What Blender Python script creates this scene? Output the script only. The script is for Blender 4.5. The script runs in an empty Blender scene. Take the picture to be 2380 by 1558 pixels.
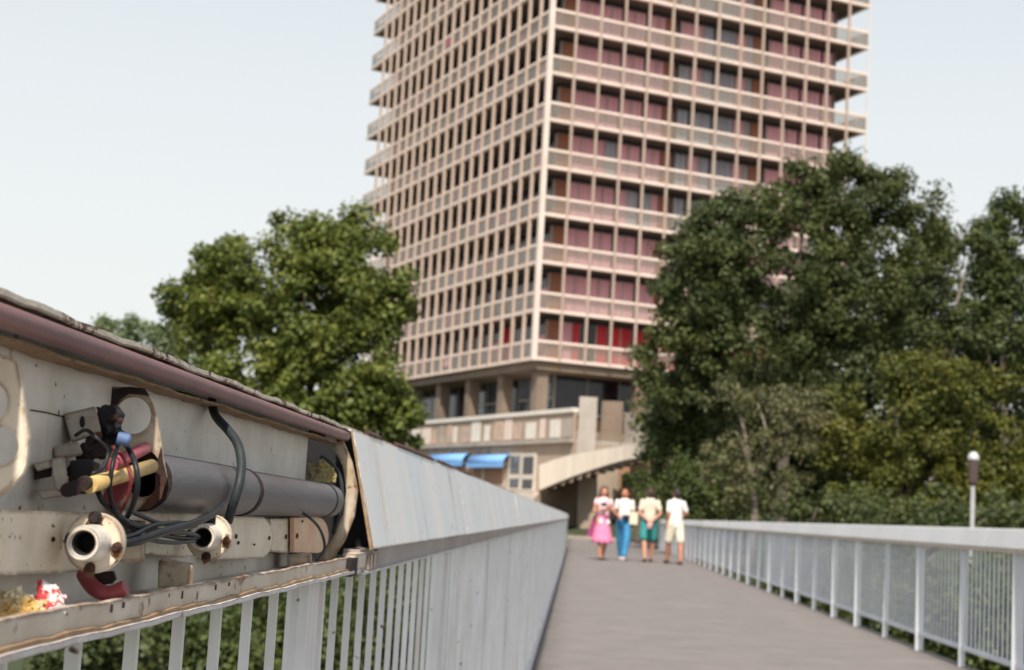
import bpy, bmesh, math, random
import numpy as np
from mathutils import Vector, Matrix
from mathutils.geometry import tessellate_polygon

random.seed(7)
RNG = np.random.default_rng(11)
S = bpy.context.scene
COL = S.collection

# ------------------------------------------------------------------ camera
FD = 3508.8                       # focal length in pixels of a 2380 px wide picture
CXD, CYD = 1190.0, 779.1
EYE = np.array([0.0, 0.0, 0.964])
_up = np.array([.056, -1.0, (1202.2 + .056 * (CXD - 1338.8) - CYD) / FD]); _up /= np.linalg.norm(_up)
_yy = np.array([1338.8 - CXD, 1202.2 - CYD, FD]); _yy -= _up * (_yy @ _up); _yy /= np.linalg.norm(_yy)
_xx = np.cross(_yy, _up)
CAMM = np.array([_xx, _yy, _up])  # camera axes (right, down, forward) to world

def ray(x, y):
    d = CAMM @ np.array([x - CXD, y - CYD, FD]); return d / d[1]
def Q(x, y, Y):                   # sight line through (x, y) at a distance Y along the bridge
    return EYE + ray(x, y) * Y
def QX(x, y, X):                  # ... on the plane X
    d = ray(x, y); return EYE + d * (X / d[0])
def QZ(x, y, z):
    d = ray(x, y); return EYE + d * ((z - EYE[2]) / d[2])

cam = bpy.data.cameras.new('camera'); co = bpy.data.objects.new('camera', cam); COL.objects.link(co)
m = Matrix.Identity(4)
for r in range(3):
    m[r][0] = CAMM[r][0]; m[r][1] = -CAMM[r][1]; m[r][2] = -CAMM[r][2]; m[r][3] = EYE[r]
co.matrix_world = m
cam.sensor_width = 36; cam.lens = 53.07; cam.clip_start = .02; cam.clip_end = 3000
cam.dof.use_dof = True; cam.dof.focus_distance = 1.02; cam.dof.aperture_fstop = 17; cam.dof.aperture_blades = 6
S.camera = co

# ------------------------------------------------------------------ sky and sun
SUN_EL, SUN_AZ = math.radians(50), math.atan2(-.03, -1.0)     # azimuth measured from +Y towards +X
W = bpy.data.worlds.new('World'); S.world = W; W.use_nodes = True
nt = W.node_tree; nt.nodes.clear()
sky = nt.nodes.new('ShaderNodeTexSky'); sky.sky_type = 'NISHITA'; sky.sun_disc = False
sky.sun_elevation = SUN_EL; sky.sun_rotation = SUN_AZ
sky.air_density = 1.0; sky.dust_density = 1.5; sky.ozone_density = 1.0; sky.altitude = 0
bg = nt.nodes.new('ShaderNodeBackground'); bg.inputs[1].default_value = .13
wo = nt.nodes.new('ShaderNodeOutputWorld')
hz = nt.nodes.new('ShaderNodeMix'); hz.data_type = 'RGBA'; # hazy summer air: thick towards the horizon, thin overhead
hz.inputs[7].default_value = (5.3, 5.45, 5.35, 1)
tc = nt.nodes.new('ShaderNodeTexCoord'); sx_ = nt.nodes.new('ShaderNodeSeparateXYZ'); nt.links.new(tc.outputs['Generated'], sx_.inputs[0])
hr_ = nt.nodes.new('ShaderNodeMapRange'); hr_.interpolation_type = 'SMOOTHSTEP'
for i_, v_ in ((1, 0.0), (2, 1.1), (3, .99), (4, .02)): hr_.inputs[i_].default_value = v_
nt.links.new(sx_.outputs[2], hr_.inputs[0]); nt.links.new(hr_.outputs[0], hz.inputs[0])
nt.links.new(sky.outputs[0], hz.inputs[6]); nt.links.new(hz.outputs[2], bg.inputs[0]); nt.links.new(bg.outputs[0], wo.inputs[0])
sl = bpy.data.lights.new('sun', 'SUN'); sl.energy = 4.5; sl.angle = math.radians(2.0); sl.color = (1, .92, .80)
so = bpy.data.objects.new('sun', sl); COL.objects.link(so)
sd = Vector((math.sin(SUN_AZ) * math.cos(SUN_EL), math.cos(SUN_AZ) * math.cos(SUN_EL), math.sin(SUN_EL)))
so.rotation_euler = sd.to_track_quat('Z', 'Y').to_euler(); so.location = (-10, -20, 40)
S.view_settings.view_transform = 'Standard'; S.view_settings.look = 'None'
S.view_settings.exposure = 0.36; S.view_settings.gamma = 1.0
S.cycles.max_bounces = 8; S.cycles.transparent_max_bounces = 16
S.cycles.use_denoising = True

# ------------------------------------------------------------------ materials
def lin(c):
    return tuple(((v / 255) / 12.92 if v / 255 <= .04045 else ((v / 255 + .055) / 1.055) ** 2.4) for v in c)

def mat(name, c1, c2=None, scale=6.0, rough=.65, bump=0.0, bscale=60.0, metal=0.0, spec=.5, stretch=(1, 1, 1),
        rust=None, rust_scale=30.0, rust_col=((.16, .055, .02), (.045, .016, .010)), drip=None, speck=None, island=0.0,
        trans=0.0, contrast=(.35, .65), coat=0.0, edge=0.0):
    M = bpy.data.materials.new(name); M.use_nodes = True
    t = M.node_tree; N = t.nodes; L = t.links
    b = N['Principled BSDF']
    b.inputs['Roughness'].default_value = rough; b.inputs['Metallic'].default_value = metal
    b.inputs['Specular IOR Level'].default_value = spec
    if coat: b.inputs['Coat Weight'].default_value = coat
    geo = N.new('ShaderNodeNewGeometry')
    def noise(sc, st=(1, 1, 1), det=6.0, off=0.0):
        mp = N.new('ShaderNodeMapping'); mp.inputs['Scale'].default_value = st; mp.inputs['Location'].default_value = (off, off * 1.7, off * .6)
        L.new(geo.outputs['Position'], mp.inputs['Vector'])
        n = N.new('ShaderNodeTexNoise'); n.inputs['Scale'].default_value = sc; n.inputs['Detail'].default_value = det
        n.inputs['Roughness'].default_value = .62
        L.new(mp.outputs[0], n.inputs['Vector']); return n.outputs['Fac']
    def ramp(v, a, bb):
        r = N.new('ShaderNodeMapRange'); r.inputs['From Min'].default_value = a; r.inputs['From Max'].default_value = bb
        L.new(v, r.inputs['Value']); return r.outputs[0]
    def mix(f, a, bcol):
        x = N.new('ShaderNodeMix'); x.data_type = 'RGBA'
        if isinstance(f, float): x.inputs[0].default_value = f
        else: L.new(f, x.inputs[0])
        for i, v in ((6, a), (7, bcol)):
            if isinstance(v, tuple): x.inputs[i].default_value = (*v[:3], 1)
            else: L.new(v, x.inputs[i])
        return x.outputs[2]
    c2 = c2 or tuple(v * .8 for v in c1)
    col = mix(ramp(noise(scale, stretch), *contrast), c1, c2)
    if island:
        mr = N.new('ShaderNodeMapRange'); L.new(geo.outputs['Random Per Island'], mr.inputs['Value'])
        mr.inputs['To Min'].default_value = 1 - island; mr.inputs['To Max'].default_value = 1 + island
        hv = N.new('ShaderNodeHueSaturation'); L.new(mr.outputs[0], hv.inputs['Value']); L.new(col, hv.inputs['Color'])
        mh = N.new('ShaderNodeMapRange'); L.new(geo.outputs['Random Per Island'], mh.inputs['Value'])
        mh.inputs['To Min'].default_value = .5 + .035 * island; mh.inputs['To Max'].default_value = .5 - .06 * island
        L.new(mh.outputs[0], hv.inputs['Hue']); col = hv.outputs[0]
    rcol = None
    if rust or drip or speck or edge:
        rcol = mix(ramp(noise(rust_scale * 3, (1, 1, 1), 4, 3.1), .38, .62), *rust_col)
    if drip:      # brown runs down the face
        f = ramp(noise(drip[0], (1, 1, .07), 4, 5.2), drip[1], drip[1] + .22)
        col = mix(mulf(N, L, f, drip[2]), col, (.30, .15, .055))
    if rust:
        col = mix(ramp(noise(rust_scale, (1, 1, 1), 9, 1.3), rust, rust + .07), col, rcol)
        col_f = None
    if edge:      # paint worn to rust along sharp edges
        bv = N.new('ShaderNodeBevel'); bv.samples = 4; bv.inputs['Radius'].default_value = edge
        dt = N.new('ShaderNodeVectorMath'); dt.operation = 'DOT_PRODUCT'; L.new(bv.outputs[0], dt.inputs[0]); L.new(geo.outputs['True Normal'], dt.inputs[1])
        em = N.new('ShaderNodeMath'); em.operation = 'SUBTRACT'; em.inputs[0].default_value = 1.0; L.new(dt.outputs['Value'], em.inputs[1])
        ad = N.new('ShaderNodeMath'); ad.operation = 'MULTIPLY'; L.new(ramp(em.outputs[0], .0, .07), ad.inputs[0]); L.new(ramp(noise(75, (1, 1, 1), 8, 7.7), .36, .54), ad.inputs[1])
        col = mix(ad.outputs[0], col, mix(.5, rcol, (.20, .085, .030)))
    if speck:
        col = mix(ramp(noise(speck[0], (1, 1, 1), 2, 9.7), speck[1], speck[1] + .04), col, rcol)
    L.new(col, b.inputs['Base Color'])
    if bump:
        bm = N.new('ShaderNodeBump'); bm.inputs['Strength'].default_value = bump; bm.inputs['Distance'].default_value = .02
        bm.inputs['Distance'].default_value = .4 / bscale
        L.new(noise(bscale, stretch, 6, 2.2), bm.inputs['Height']); L.new(bm.outputs[0], b.inputs['Normal'])
    if trans:
        out = N['Material Output']
        tr = N.new('ShaderNodeBsdfTranslucent'); L.new(col, tr.inputs[0])
        ms = N.new('ShaderNodeMixShader'); ms.inputs[0].default_value = trans
        L.new(b.outputs[0], ms.inputs[1]); L.new(tr.outputs[0], ms.inputs[2]); L.new(ms.outputs[0], out.inputs[0])
    return M
def mulf(N, L, f, k):
    x = N.new('ShaderNodeMath'); x.operation = 'MULTIPLY'; x.inputs[1].default_value = k; L.new(f, x.inputs[0]); return x.outputs[0]

def glassy(name, c, alpha, rough=.25):
    M = bpy.data.materials.new(name); M.use_nodes = True; N = M.node_tree.nodes; L = M.node_tree.links
    b = N['Principled BSDF']; b.inputs['Base Color'].default_value = (*c, 1); b.inputs['Roughness'].default_value = rough
    tr = N.new('ShaderNodeBsdfTransparent'); ms = N.new('ShaderNodeMixShader'); ms.inputs[0].default_value = alpha
    tr.inputs[0].default_value = (.92, .96, .96, 1)
    L.new(tr.outputs[0], ms.inputs[1]); L.new(b.outputs[0], ms.inputs[2]); L.new(ms.outputs[0], N['Material Output'].inputs[0])
    return M

MT = {}
# foreground painted steel
MT['inner'] = mat('inner_paint', (.70, .66, .60), (.50, .44, .375), 11, .5, .25, 220, speck=(120, .70), drip=(60, .63, .30), rust=.655, rust_scale=26)
MT['fitting'] = mat('cream_paint', (.76, .68, .56), (.62, .52, .39), 24, .42, .2, 260, speck=(190, .68), drip=(110, .64, .35), rust=.66, rust_scale=55, edge=.0034)
MT['peach'] = mat('sun_tinted_paint', (.74, .50, .34), (.62, .38, .24), 30, .42, .2, 260, speck=(210, .68), rust=.66, rust_scale=70)  # warm patch of sun put into the paint colour
MT['fitting_white'] = mat('white_paint', (.72, .69, .63), (.58, .52, .43), 40, .38, .15, 300, rust=.68, rust_scale=80, edge=.0012)
MT['bulk'] = mat('bulkhead_paint', (.54, .48, .39), (.40, .30, .18), 26, .5, .25, 250, rust=.585, rust_scale=45, drip=(120, .54, .6), edge=.0060)
MT['rust'] = mat('rust', (.10, .035, .015), (.020, .010, .009), 60, .9, .8, 240)
MT['stain'] = mat('rust_stain', (.22, .11, .05), (.07, .03, .018), 160, .8, .3, 300)
MT['rustdark'] = mat('dark_rust', (.030, .014, .011), (.010, .007, .008), 60, .85, .8, 240)
MT['bar'] = mat('mauve_primer', (.215, .105, .098), (.155, .078, .080), 14, .45, .25, 300, speck=(120, .70), rust_col=((.10, .08, .08), (.26, .16, .14)))
MT['cap'] = mat('flaking_edge', (.55, .50, .42), (.40, .34, .26), 70, .7, .9, 260, rust=.54, rust_scale=70, stretch=(1, .6, 1))
MT['lip'] = mat('ochre_edge', (.32, .22, .12), (.22, .13, .07), 80, .75, .4, 300, rust=.62, rust_scale=60)
MT['ledge'] = mat('ledge_paint', (.62, .56, .48), (.46, .38, .29), 18, .55, .4, 260, drip=(70, .64, .35), rust=.60, rust_scale=36, edge=.0036)
MT['flange'] = mat('flange_paint', (.66, .66, .68), (.52, .46, .42), 30, .5, .4, 260, rust=.63, rust_scale=50, edge=.0012)
MT['cover'] = mat('cover_paint', (.68, .72, .745), (.79, .775, .75), 6.5, .45, .10, 30, stretch=(.05, 1, .05), contrast=(.40, .60), speck=(36, .70), drip=(16, .56, .5), rust=.715, rust_scale=9, edge=.004)
MT['dirtybeam'] = mat('dirty_beam_paint', (.40, .36, .34), (.27, .22, .20), 9, .6, .3, 120, drip=(26, .55, .5), rust=.64, rust_scale=14, stretch=(1, .5, 1))
MT['cover_far'] = mat('cover_paint_far', (.70, .70, .70), (.63, .63, .635), 1.2, .5, .1, 30, drip=(10, .64, .3))
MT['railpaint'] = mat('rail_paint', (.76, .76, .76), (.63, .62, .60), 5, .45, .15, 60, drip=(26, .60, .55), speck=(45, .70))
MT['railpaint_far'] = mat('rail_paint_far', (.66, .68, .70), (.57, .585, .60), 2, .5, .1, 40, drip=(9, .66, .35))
MT['tube'] = mat('dull_tube', (.135, .130, .140), (.085, .070, .068), 26, .42, .25, 160, metal=.15, stretch=(1, .18, 1), contrast=(.35, .65), rust=.68, rust_scale=30, rust_col=((.13, .08, .06), (.07, .05, .045)))
MT['rubber'] = mat('black_rubber', (.007, .008, .011), (.014, .016, .020), 60, .45, .25, 400, spec=.35)
MT['rubber_grey'] = mat('grey_rubber', (.030, .040, .040), (.016, .020, .024), 40, .55, .25, 400, spec=.35)
MT['dark'] = mat('dark_steel_and_shade', (.012, .010, .012), (.004, .004, .006), 40, .8, .5, 200)  # near-black steel, also the painted shade in gaps and holes
MT['box'] = mat('porcelain', (.42, .40, .35), (.25, .21, .16), 60, .5, .3, 240, speck=(180, .68), edge=.0015)
MT['yellow'] = mat('yellow_sleeve', (.62, .43, .17), (.50, .33, .12), 60, .55, .15, 300, speck=(260, .70))
MT['pink'] = mat('pink_sleeve', (.42, .09, .11), (.30, .06, .08), 50, .5, .15, 300)
MT['red'] = mat('red_plastic', (.30, .045, .050), (.20, .03, .04), 50, .5, .2, 300)
MT['blue'] = mat('blue_cap', (.10, .17, .34), (.07, .11, .22), 70, .5, .2, 300)
MT['foam'] = mat('yellow_foam', (.66, .56, .38), (.58, .36, .10), 70, .9, 1.0, 160, contrast=(.45, .55))
MT['paper'] = mat('paper', (.68, .66, .64), (.52, .50, .50), 40, .8, .5, 150)
MT['paper_red'] = mat('printed_paper', (.45, .04, .045), (.62, .58, .56), 75, .7, .5, 150, contrast=(.48, .52))
MT['brownpaper'] = mat('dirty_paper', (.24, .20, .13), (.30, .24, .05), 70, .8, .6, 150)
# setting
MT['asphalt'] = mat('asphalt', (.208, .184, .172), (.172, .151, .141), 2.2, .92, .7, 60, speck=(120, .56), rust_col=((.225, .200, .187), (.165, .146, .137)), rust=.55, rust_scale=.7)
def edge_dirt(M, x0, x1):      # grit and moss swept against both railings
    t = M.node_tree; N = t.nodes; L = t.links; b = N['Principled BSDF']; src = b.inputs['Base Color'].links[0].from_socket
    g = N.new('ShaderNodeNewGeometry'); sp = N.new('ShaderNodeSeparateXYZ'); L.new(g.outputs['Position'], sp.inputs[0])
    fs = []
    for a_, b_ in ((x0 + .42, x0), (x1 - .38, x1)):
        r = N.new('ShaderNodeMapRange'); r.inputs[1].default_value = a_; r.inputs[2].default_value = b_; L.new(sp.outputs[0], r.inputs[0]); fs.append(r.outputs[0])
    mx = N.new('ShaderNodeMath'); mx.operation = 'MAXIMUM'; L.new(fs[0], mx.inputs[0]); L.new(fs[1], mx.inputs[1])
    n = N.new('ShaderNodeTexNoise'); n.inputs['Scale'].default_value = 3.5; n.inputs['Detail'].default_value = 8; L.new(g.outputs['Position'], n.inputs['Vector'])
    sm = N.new('ShaderNodeMath'); sm.operation = 'ADD'; L.new(mx.outputs[0], sm.inputs[0]); L.new(n.outputs['Fac'], sm.inputs[1])
    r = N.new('ShaderNodeMapRange'); r.inputs[1].default_value = .85; r.inputs[2].default_value = 1.35; r.inputs[4].default_value = .75; L.new(sm.outputs[0], r.inputs[0])
    x = N.new('ShaderNodeMix'); x.data_type = 'RGBA'; L.new(r.outputs[0], x.inputs[0]); L.new(src, x.inputs[6]); x.inputs[7].default_value = (.105, .092, .075, 1); L.new(x.outputs[2], b.inputs['Base Color'])
edge_dirt(MT['asphalt'], -.30, 3.04)
MT['kerb'] = mat('kerb', (.36, .30, .24), (.28, .24, .19), 3, .85, .2, 40)
MT['deckside'] = mat('deck_steel', (.18, .18, .18), (.10, .09, .08), 3, .7, .2, 20)
MT['soil'] = mat('ground_soil', (.045, .060, .022), (.03, .035, .018), .6, .95, .5, 8)
MT['concrete'] = mat('warm_concrete', (.41, .32, .245), (.33, .255, .195), .8, .85, .2, 20, drip=(2.2, .58, .35))
MT['concrete_dark'] = mat('brown_concrete', (.24, .185, .14), (.18, .135, .10), .7, .9, .2, 14, drip=(2.5, .55, .4))
MT['concrete_grey'] = mat('grey_concrete', (.42, .38, .34), (.34, .30, .26), .8, .85, .2, 20, drip=(2, .58, .4))
MT['stairwall'] = mat('stair_parapet', (.66, .575, .49), (.57, .49, .41), 1.2, .85, .25, 24, stretch=(3, 3, .25))
MT['white'] = mat('white_coping', (.74, .70, .64), (.64, .60, .54), 2, .7)
MT['fin'] = mat('fin_paint', (.49, .38, .315), (.42, .325, .265), .5, .7)
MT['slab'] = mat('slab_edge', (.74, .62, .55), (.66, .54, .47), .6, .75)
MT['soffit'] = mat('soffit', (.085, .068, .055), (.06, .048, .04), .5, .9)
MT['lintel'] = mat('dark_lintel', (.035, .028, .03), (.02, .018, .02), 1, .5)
MT['bodywall'] = mat('wall_panel', (.18, .12, .10), (.13, .09, .08), .8, .8)
MT['panel'] = glassy('wired_glass', (.31, .255, .215), .36, .3)
MT['pink_curtain'] = mat('pink_curtain', (.84, .46, .50), (.66, .30, .35), 2.6, .85, 0, stretch=(4, 4, .02), contrast=(.4, .6))
MT['red_curtain'] = mat('red_curtain', (.66, .05, .06), (.46, .022, .036), 2.6, .85, 0, stretch=(4, 4, .02), contrast=(.4, .6))
MT['grey_curtain'] = mat('grey_curtain', (.46, .46, .50), (.32, .31, .36), 2.6, .85, 0, stretch=(4, 4, .02), contrast=(.4, .6))
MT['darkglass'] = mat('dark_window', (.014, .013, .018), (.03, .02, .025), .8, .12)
MT['greyglass'] = mat('sky_window', (.16, .18, .21), (.06, .065, .075), .35, .08, contrast=(.45, .55))
MT['wood'] = mat('wood_door', (.34, .13, .06), (.25, .085, .045), 3, .6, 0, stretch=(5, 5, .3))
MT['frame'] = mat('window_frame', (.46, .40, .35), None, 2, .6)
MT['shopframe'] = mat('door_frame', (.66, .60, .52), None, 2, .6)
MT['blueawning'] = mat('blue_awning', (.16, .37, .74), (.22, .44, .80), 3, .75)
MT['brick'] = mat('brown_wall', (.33, .19, .12), (.26, .14, .085), 3, .9)
MT['poster'] = mat('poster', (.58, .40, .31), (.42, .33, .28), 2.5, .8, contrast=(.45, .55))
# leaves
def leaf(name, a, b, isl=.35): return mat(name, a, b, .55, .55, 0, spec=.35, island=isl, trans=.30, contrast=(.4, .6))
MT['leaf_left'] = leaf('leaf_chestnut', (.150, .178, .034), (.095, .130, .026))
MT['leaf_dark'] = leaf('leaf_dark', (.064, .088, .030), (.084, .104, .028))
MT['leaf_mid'] = leaf('leaf_mid', (.084, .112, .028), (.062, .092, .026))
MT['leaf_olive'] = leaf('leaf_olive', (.165, .165, .075), (.105, .112, .042))
MT['leaf_yellow'] = leaf('leaf_yellow', (.135, .140, .022), (.085, .102, .020))
MT['leaf_pale'] = leaf('leaf_pale', (.18, .23, .11), (.13, .18, .08))
MT['bark'] = mat('bark', (.13, .105, .085), (.075, .06, .05), 9, .9, .7, 24, stretch=(1, 1, .3))
MT['bark_pale'] = mat('pale_bark', (.30, .25, .21), (.20, .165, .14), 9, .9, .6, 24, stretch=(1, 1, .3))
# people
def cloth(n, c, c2=None, sc=14): return mat(n, c, c2, sc, .85, .3, 40)
MT['skin'] = mat('skin', (.52, .245, .155), (.46, .205, .13), 12, .55)
MT['skin_tan'] = mat('skin_tan', (.48, .19, .105), (.42, .165, .09), 12, .55)
MT['hair'] = mat('hair_brown', (.070, .032, .022), (.040, .020, .015), 60, .6, .5, 90)
MT['hair2'] = mat('hair_dark', (.030, .018, .015), (.018, .012, .010), 60, .6, .5, 90)
MT['eye'] = mat('eye', (.02, .015, .012)); MT['lips'] = mat('lips', (.30, .07, .06))
MT['pinkskirt'] = cloth('pink_skirt', (.82, .27, .44), (.72, .17, .33)); MT['magenta'] = cloth('magenta_cloth', (.30, .04, .14), (.22, .03, .11))
MT['floral'] = cloth('floral_top', (.78, .40, .46), (.80, .70, .70), 20)
MT['whitecloth'] = cloth('white_cloth', (.80, .78, .74), (.70, .68, .64)); MT['offwhite'] = cloth('cream_cloth', (.74, .68, .55), (.62, .56, .44))
MT['print'] = cloth('printed_shirt', (.74, .66, .50), (.52, .46, .40), 18)
MT['jeans'] = cloth('blue_jeans', (.045, .25, .46), (.03, .17, .36), 9); MT['teal'] = cloth('teal_shorts', (.05, .34, .33), (.035, .24, .24))
MT['shoe'] = mat('shoe', (.05, .04, .035)); MT['shoe_white'] = mat('shoe_white', (.6, .56, .54)); MT['black'] = mat('black_plastic', (.02, .018, .02))
MT['lampglobe'] = mat('lamp_globe', (.55, .55, .56), (.48, .48, .48), 3, .3); MT['lampbody'] = mat('lamp_body', (.085, .055, .05), None, 5, .4)
MT['galv'] = mat('pale_pole', (.30, .30, .30), (.24, .24, .24), 5, .5)

# ------------------------------------------------------------------ mesh builder and scene helpers
class MB:
    def __init__(s): s.v = []; s.f = []; s.mi = []; s.cur = 0; s.smooth = []
    def mat(s, i): s.cur = i; return s
    def face(s, idx, sm=False): s.f.append(tuple(idx)); s.mi.append(s.cur); s.smooth.append(sm)
    def add(s, verts, faces, sm=False):
        o = len(s.v); s.v += [tuple(map(float, p)) for p in verts]
        for f in faces: s.face([o + i for i in f], sm)
        return s
    def box(s, lo, hi):
        x0, y0, z0 = lo; x1, y1, z1 = hi
        return s.add([(x0, y0, z0), (x1, y0, z0), (x1, y1, z0), (x0, y1, z0), (x0, y0, z1), (x1, y0, z1), (x1, y1, z1), (x0, y1, z1)],
                     [(0, 3, 2, 1), (4, 5, 6, 7), (0, 1, 5, 4), (1, 2, 6, 5), (2, 3, 7, 6), (3, 0, 4, 7)])
    def hull8(s, a, b):             # two quads (lists of four points), joined
        return s.add(list(a) + list(b), [(3, 2, 1, 0), (4, 5, 6, 7), (0, 1, 5, 4), (1, 2, 6, 5), (2, 3, 7, 6), (3, 0, 4, 7)])
    def tube(s, pts, r, n=10, cap=True):
        pts = [Vector(p) for p in pts]; rr = r if isinstance(r, (list, tuple)) else [r] * len(pts)
        o = len(s.v); up = Vector((0, 0, 1)); last = None
        for i, p in enumerate(pts):
            t = (pts[min(i + 1, len(pts) - 1)] - pts[max(i - 1, 0)]).normalized()
            if last is None:
                a = t.cross(up)
                if a.length < .05: a = t.cross(Vector((1, 0, 0)))
                a.normalize()
            else: a = (last - t * last.dot(t)).normalized()
            last = a; b = t.cross(a)
            for k in range(n):
                w = 2 * math.pi * k / n
                s.v.append(tuple(p + (a * math.cos(w) + b * math.sin(w)) * rr[i]))
        for i in range(len(pts) - 1):
            for k in range(n):
                q = o + i * n; k2 = (k + 1) % n
                s.face((q + k, q + k2, q + n + k2, q + n + k), True)
        if cap:
            s.face([o + k for k in range(n)][::-1]); s.face([o + (len(pts) - 1) * n + k for k in range(n)])
        return s
    def lathe(s, org, axis, prof, n=32, closed=False):   # prof: (distance along axis, radius)
        ax = Vector(axis).normalized(); a = ax.cross(Vector((0, 0, 1)))
        if a.length < .05: a = ax.cross(Vector((1, 0, 0)))
        a.normalize(); b = ax.cross(a); o = len(s.v); org = Vector(org)
        for d, r in prof:
            for k in range(n):
                w = 2 * math.pi * k / n; s.v.append(tuple(org + ax * d + (a * math.cos(w) + b * math.sin(w)) * r))
        m_ = len(prof)
        for i in range(m_ if closed else m_ - 1):
            for k in range(n):
                k2 = (k + 1) % n; i2 = (i + 1) % m_
                s.face((o + i * n + k, o + i * n + k2, o + i2 * n + k2, o + i2 * n + k), False)
        return s
    def plate(s, outer, holes, off):   # polygon with holes (3-D points), thickened by the vector off
        loops = [[Vector(p) for p in outer]] + [[Vector(p) for p in h] for h in holes]
        tris = tessellate_polygon(loops); flat = [p for l in loops for p in l]; off = Vector(off); n = len(flat); o = len(s.v)
        s.v += [tuple(p) for p in flat] + [tuple(p + off) for p in flat]
        for t in tris: s.face([o + i for i in t]); s.face([o + n + i for i in t][::-1])
        b = 0
        for l in loops:
            for i in range(len(l)):
                j = (i + 1) % len(l); s.face((o + b + i, o + b + j, o + n + b + j, o + n + b + i))
            b += len(l)
        return s
    def mesh(s, name, mats, loc=(0, 0, 0)):
        me = bpy.data.meshes.new(name); l = loc
        me.from_pydata([(x - l[0], y - l[1], z - l[2]) for x, y, z in s.v], [], s.f)
        for m_ in (mats if isinstance(mats, (list, tuple)) else [mats]): me.materials.append(MT[m_] if isinstance(m_, str) else m_)
        me.polygons.foreach_set('material_index', s.mi); me.polygons.foreach_set('use_smooth', s.smooth)
        bm = bmesh.new(); bm.from_mesh(me); bmesh.ops.recalc_face_normals(bm, faces=bm.faces); bm.to_mesh(me); bm.free()
        me.update(); return me
    def build(s, name, mats, parent=None, bevel=0.0):
        l = parent['_o'] if parent is not None and '_o' in parent.keys() else (0, 0, 0)
        if parent is None and s.v:
            a = np.array(s.v); l = (float(a[:, 0].mean()), float(a[:, 1].mean()), float(a[:, 2].min()))
        o = bpy.data.objects.new(name, s.mesh(name, mats, l)); COL.objects.link(o)
        if parent is not None:
            o.parent = parent; o['_o'] = [float(v) for v in l]
        else:
            o.location = l; o['_o'] = [float(v) for v in l]
        if bevel:
            bv = o.modifiers.new('bevel', 'BEVEL'); bv.width = bevel; bv.segments = 2; bv.limit_method = 'ANGLE'
        return o

def tag(o, label, cat, group=None):
    o['label'] = label; o['category'] = cat
    if group: o['group'] = group
    return o
def struct(o, label=None):
    o['kind'] = 'structure'
    if label: o['label'] = label
    return o
def thing(name, label, cat, loc=(0, 0, 0), group=None):
    o = bpy.data.objects.new(name, None); COL.objects.link(o); o.location = [float(v) for v in loc]; o.empty_display_size = .05
    o['_o'] = [float(v) for v in loc]; return tag(o, label, cat, group)
def spline(pts, k=6):
    P = [Vector(p) for p in pts]; out = []
    for i in range(len(P) - 1):
        a, b, c, d = P[max(i - 1, 0)], P[i], P[i + 1], P[min(i + 2, len(P) - 1)]
        for j in range(k):
            t = j / k
            out.append(.5 * ((2 * b) + (c - a) * t + (2 * a - 5 * b + 4 * c - d) * t * t + (3 * b - a - 3 * c + d) * t ** 3))
    return out + [P[-1]]
def circ(cx, cy, r, n=28, a0=0.0, a1=2 * math.pi, ry=None):
    ry = ry or r
    full = abs(a1 - a0 - 2 * math.pi) < 1e-6
    return [(cx + r * math.cos(a0 + (a1 - a0) * i / (n if full else n - 1)), cy + ry * math.sin(a0 + (a1 - a0) * i / (n if full else n - 1))) for i in range(n)]
def plateY(mb, outer, holes, Y, t): return mb.plate([Q(x, y, Y) for x, y in outer], [[Q(x, y, Y) for x, y in h] for h in holes], (0, t, 0))
def plateX(mb, outer, holes, X, t): return mb.plate([QX(x, y, X) for x, y in outer], [[QX(x, y, X) for x, y in h] for h in holes], (-t, 0, 0))
def copies(mesh, name, parent, places, rot=None):
    out = []
    for p in places:
        o = bpy.data.objects.new(name, mesh); COL.objects.link(o); o.parent = parent
        o.location = [float(a - b) for a, b in zip(p, parent['_o'])]
        if rot is not None: o.rotation_euler = rot
        out.append(o)
    return out

# ------------------------------------------------------------------ ground, pavement, deck
def terrain():
    xs = np.concatenate([np.linspace(-600, -60, 10), np.linspace(-50, 60, 56), np.linspace(70, 600, 10)])
    ys = np.concatenate([np.linspace(-120, -10, 8), np.linspace(-5, 130, 68), np.linspace(150, 900, 12)])
    mb = MB(); W_ = len(xs)
    for y in ys:
        for x in xs:
            bank = min(max((y - 30) / 16, 0), 1); bank = bank * bank * (3 - 2 * bank)
            z = -5.2 + 4.6 * bank + .25 * math.sin(x * .31) * math.cos(y * .27)
            if y > 66: z += min((y - 66) / 14, 1) * (2.0 if x < 3 else 3.2)
            mb.v.append((x, y, z))
    for j in range(len(ys) - 1):
        for i in range(W_ - 1):
            a = j * W_ + i; mb.face((a, a + 1, a + W_ + 1, a + W_), True)
    o = mb.build('ground', 'soil'); struct(o); return o
terrain()

XL, XR = -.253, 2.975            # handrail lines, left and right
deck = MB()
deck.box((XL - .05, -4, -.35), (XR + .07, 50, 0))
struct(deck.build('bridge_deck', 'asphalt'))
for xa, xb in ((XL - .09, XL - .052), (XR + .072, XR + .12)):
    struct(MB().box((xa, -4, -.42), (xb, 49.8, -.03)).build('deck_girder', 'deckside'))
pv = MB(); pv.box((-9, 50.002, -.5), (9, 68.6, -.004)); struct(pv.build('pavement', 'asphalt'))
struct(MB().box((-4, 68.6, -.4), (12, 69.0, .14)).build('kerb', 'kerb'))

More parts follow.
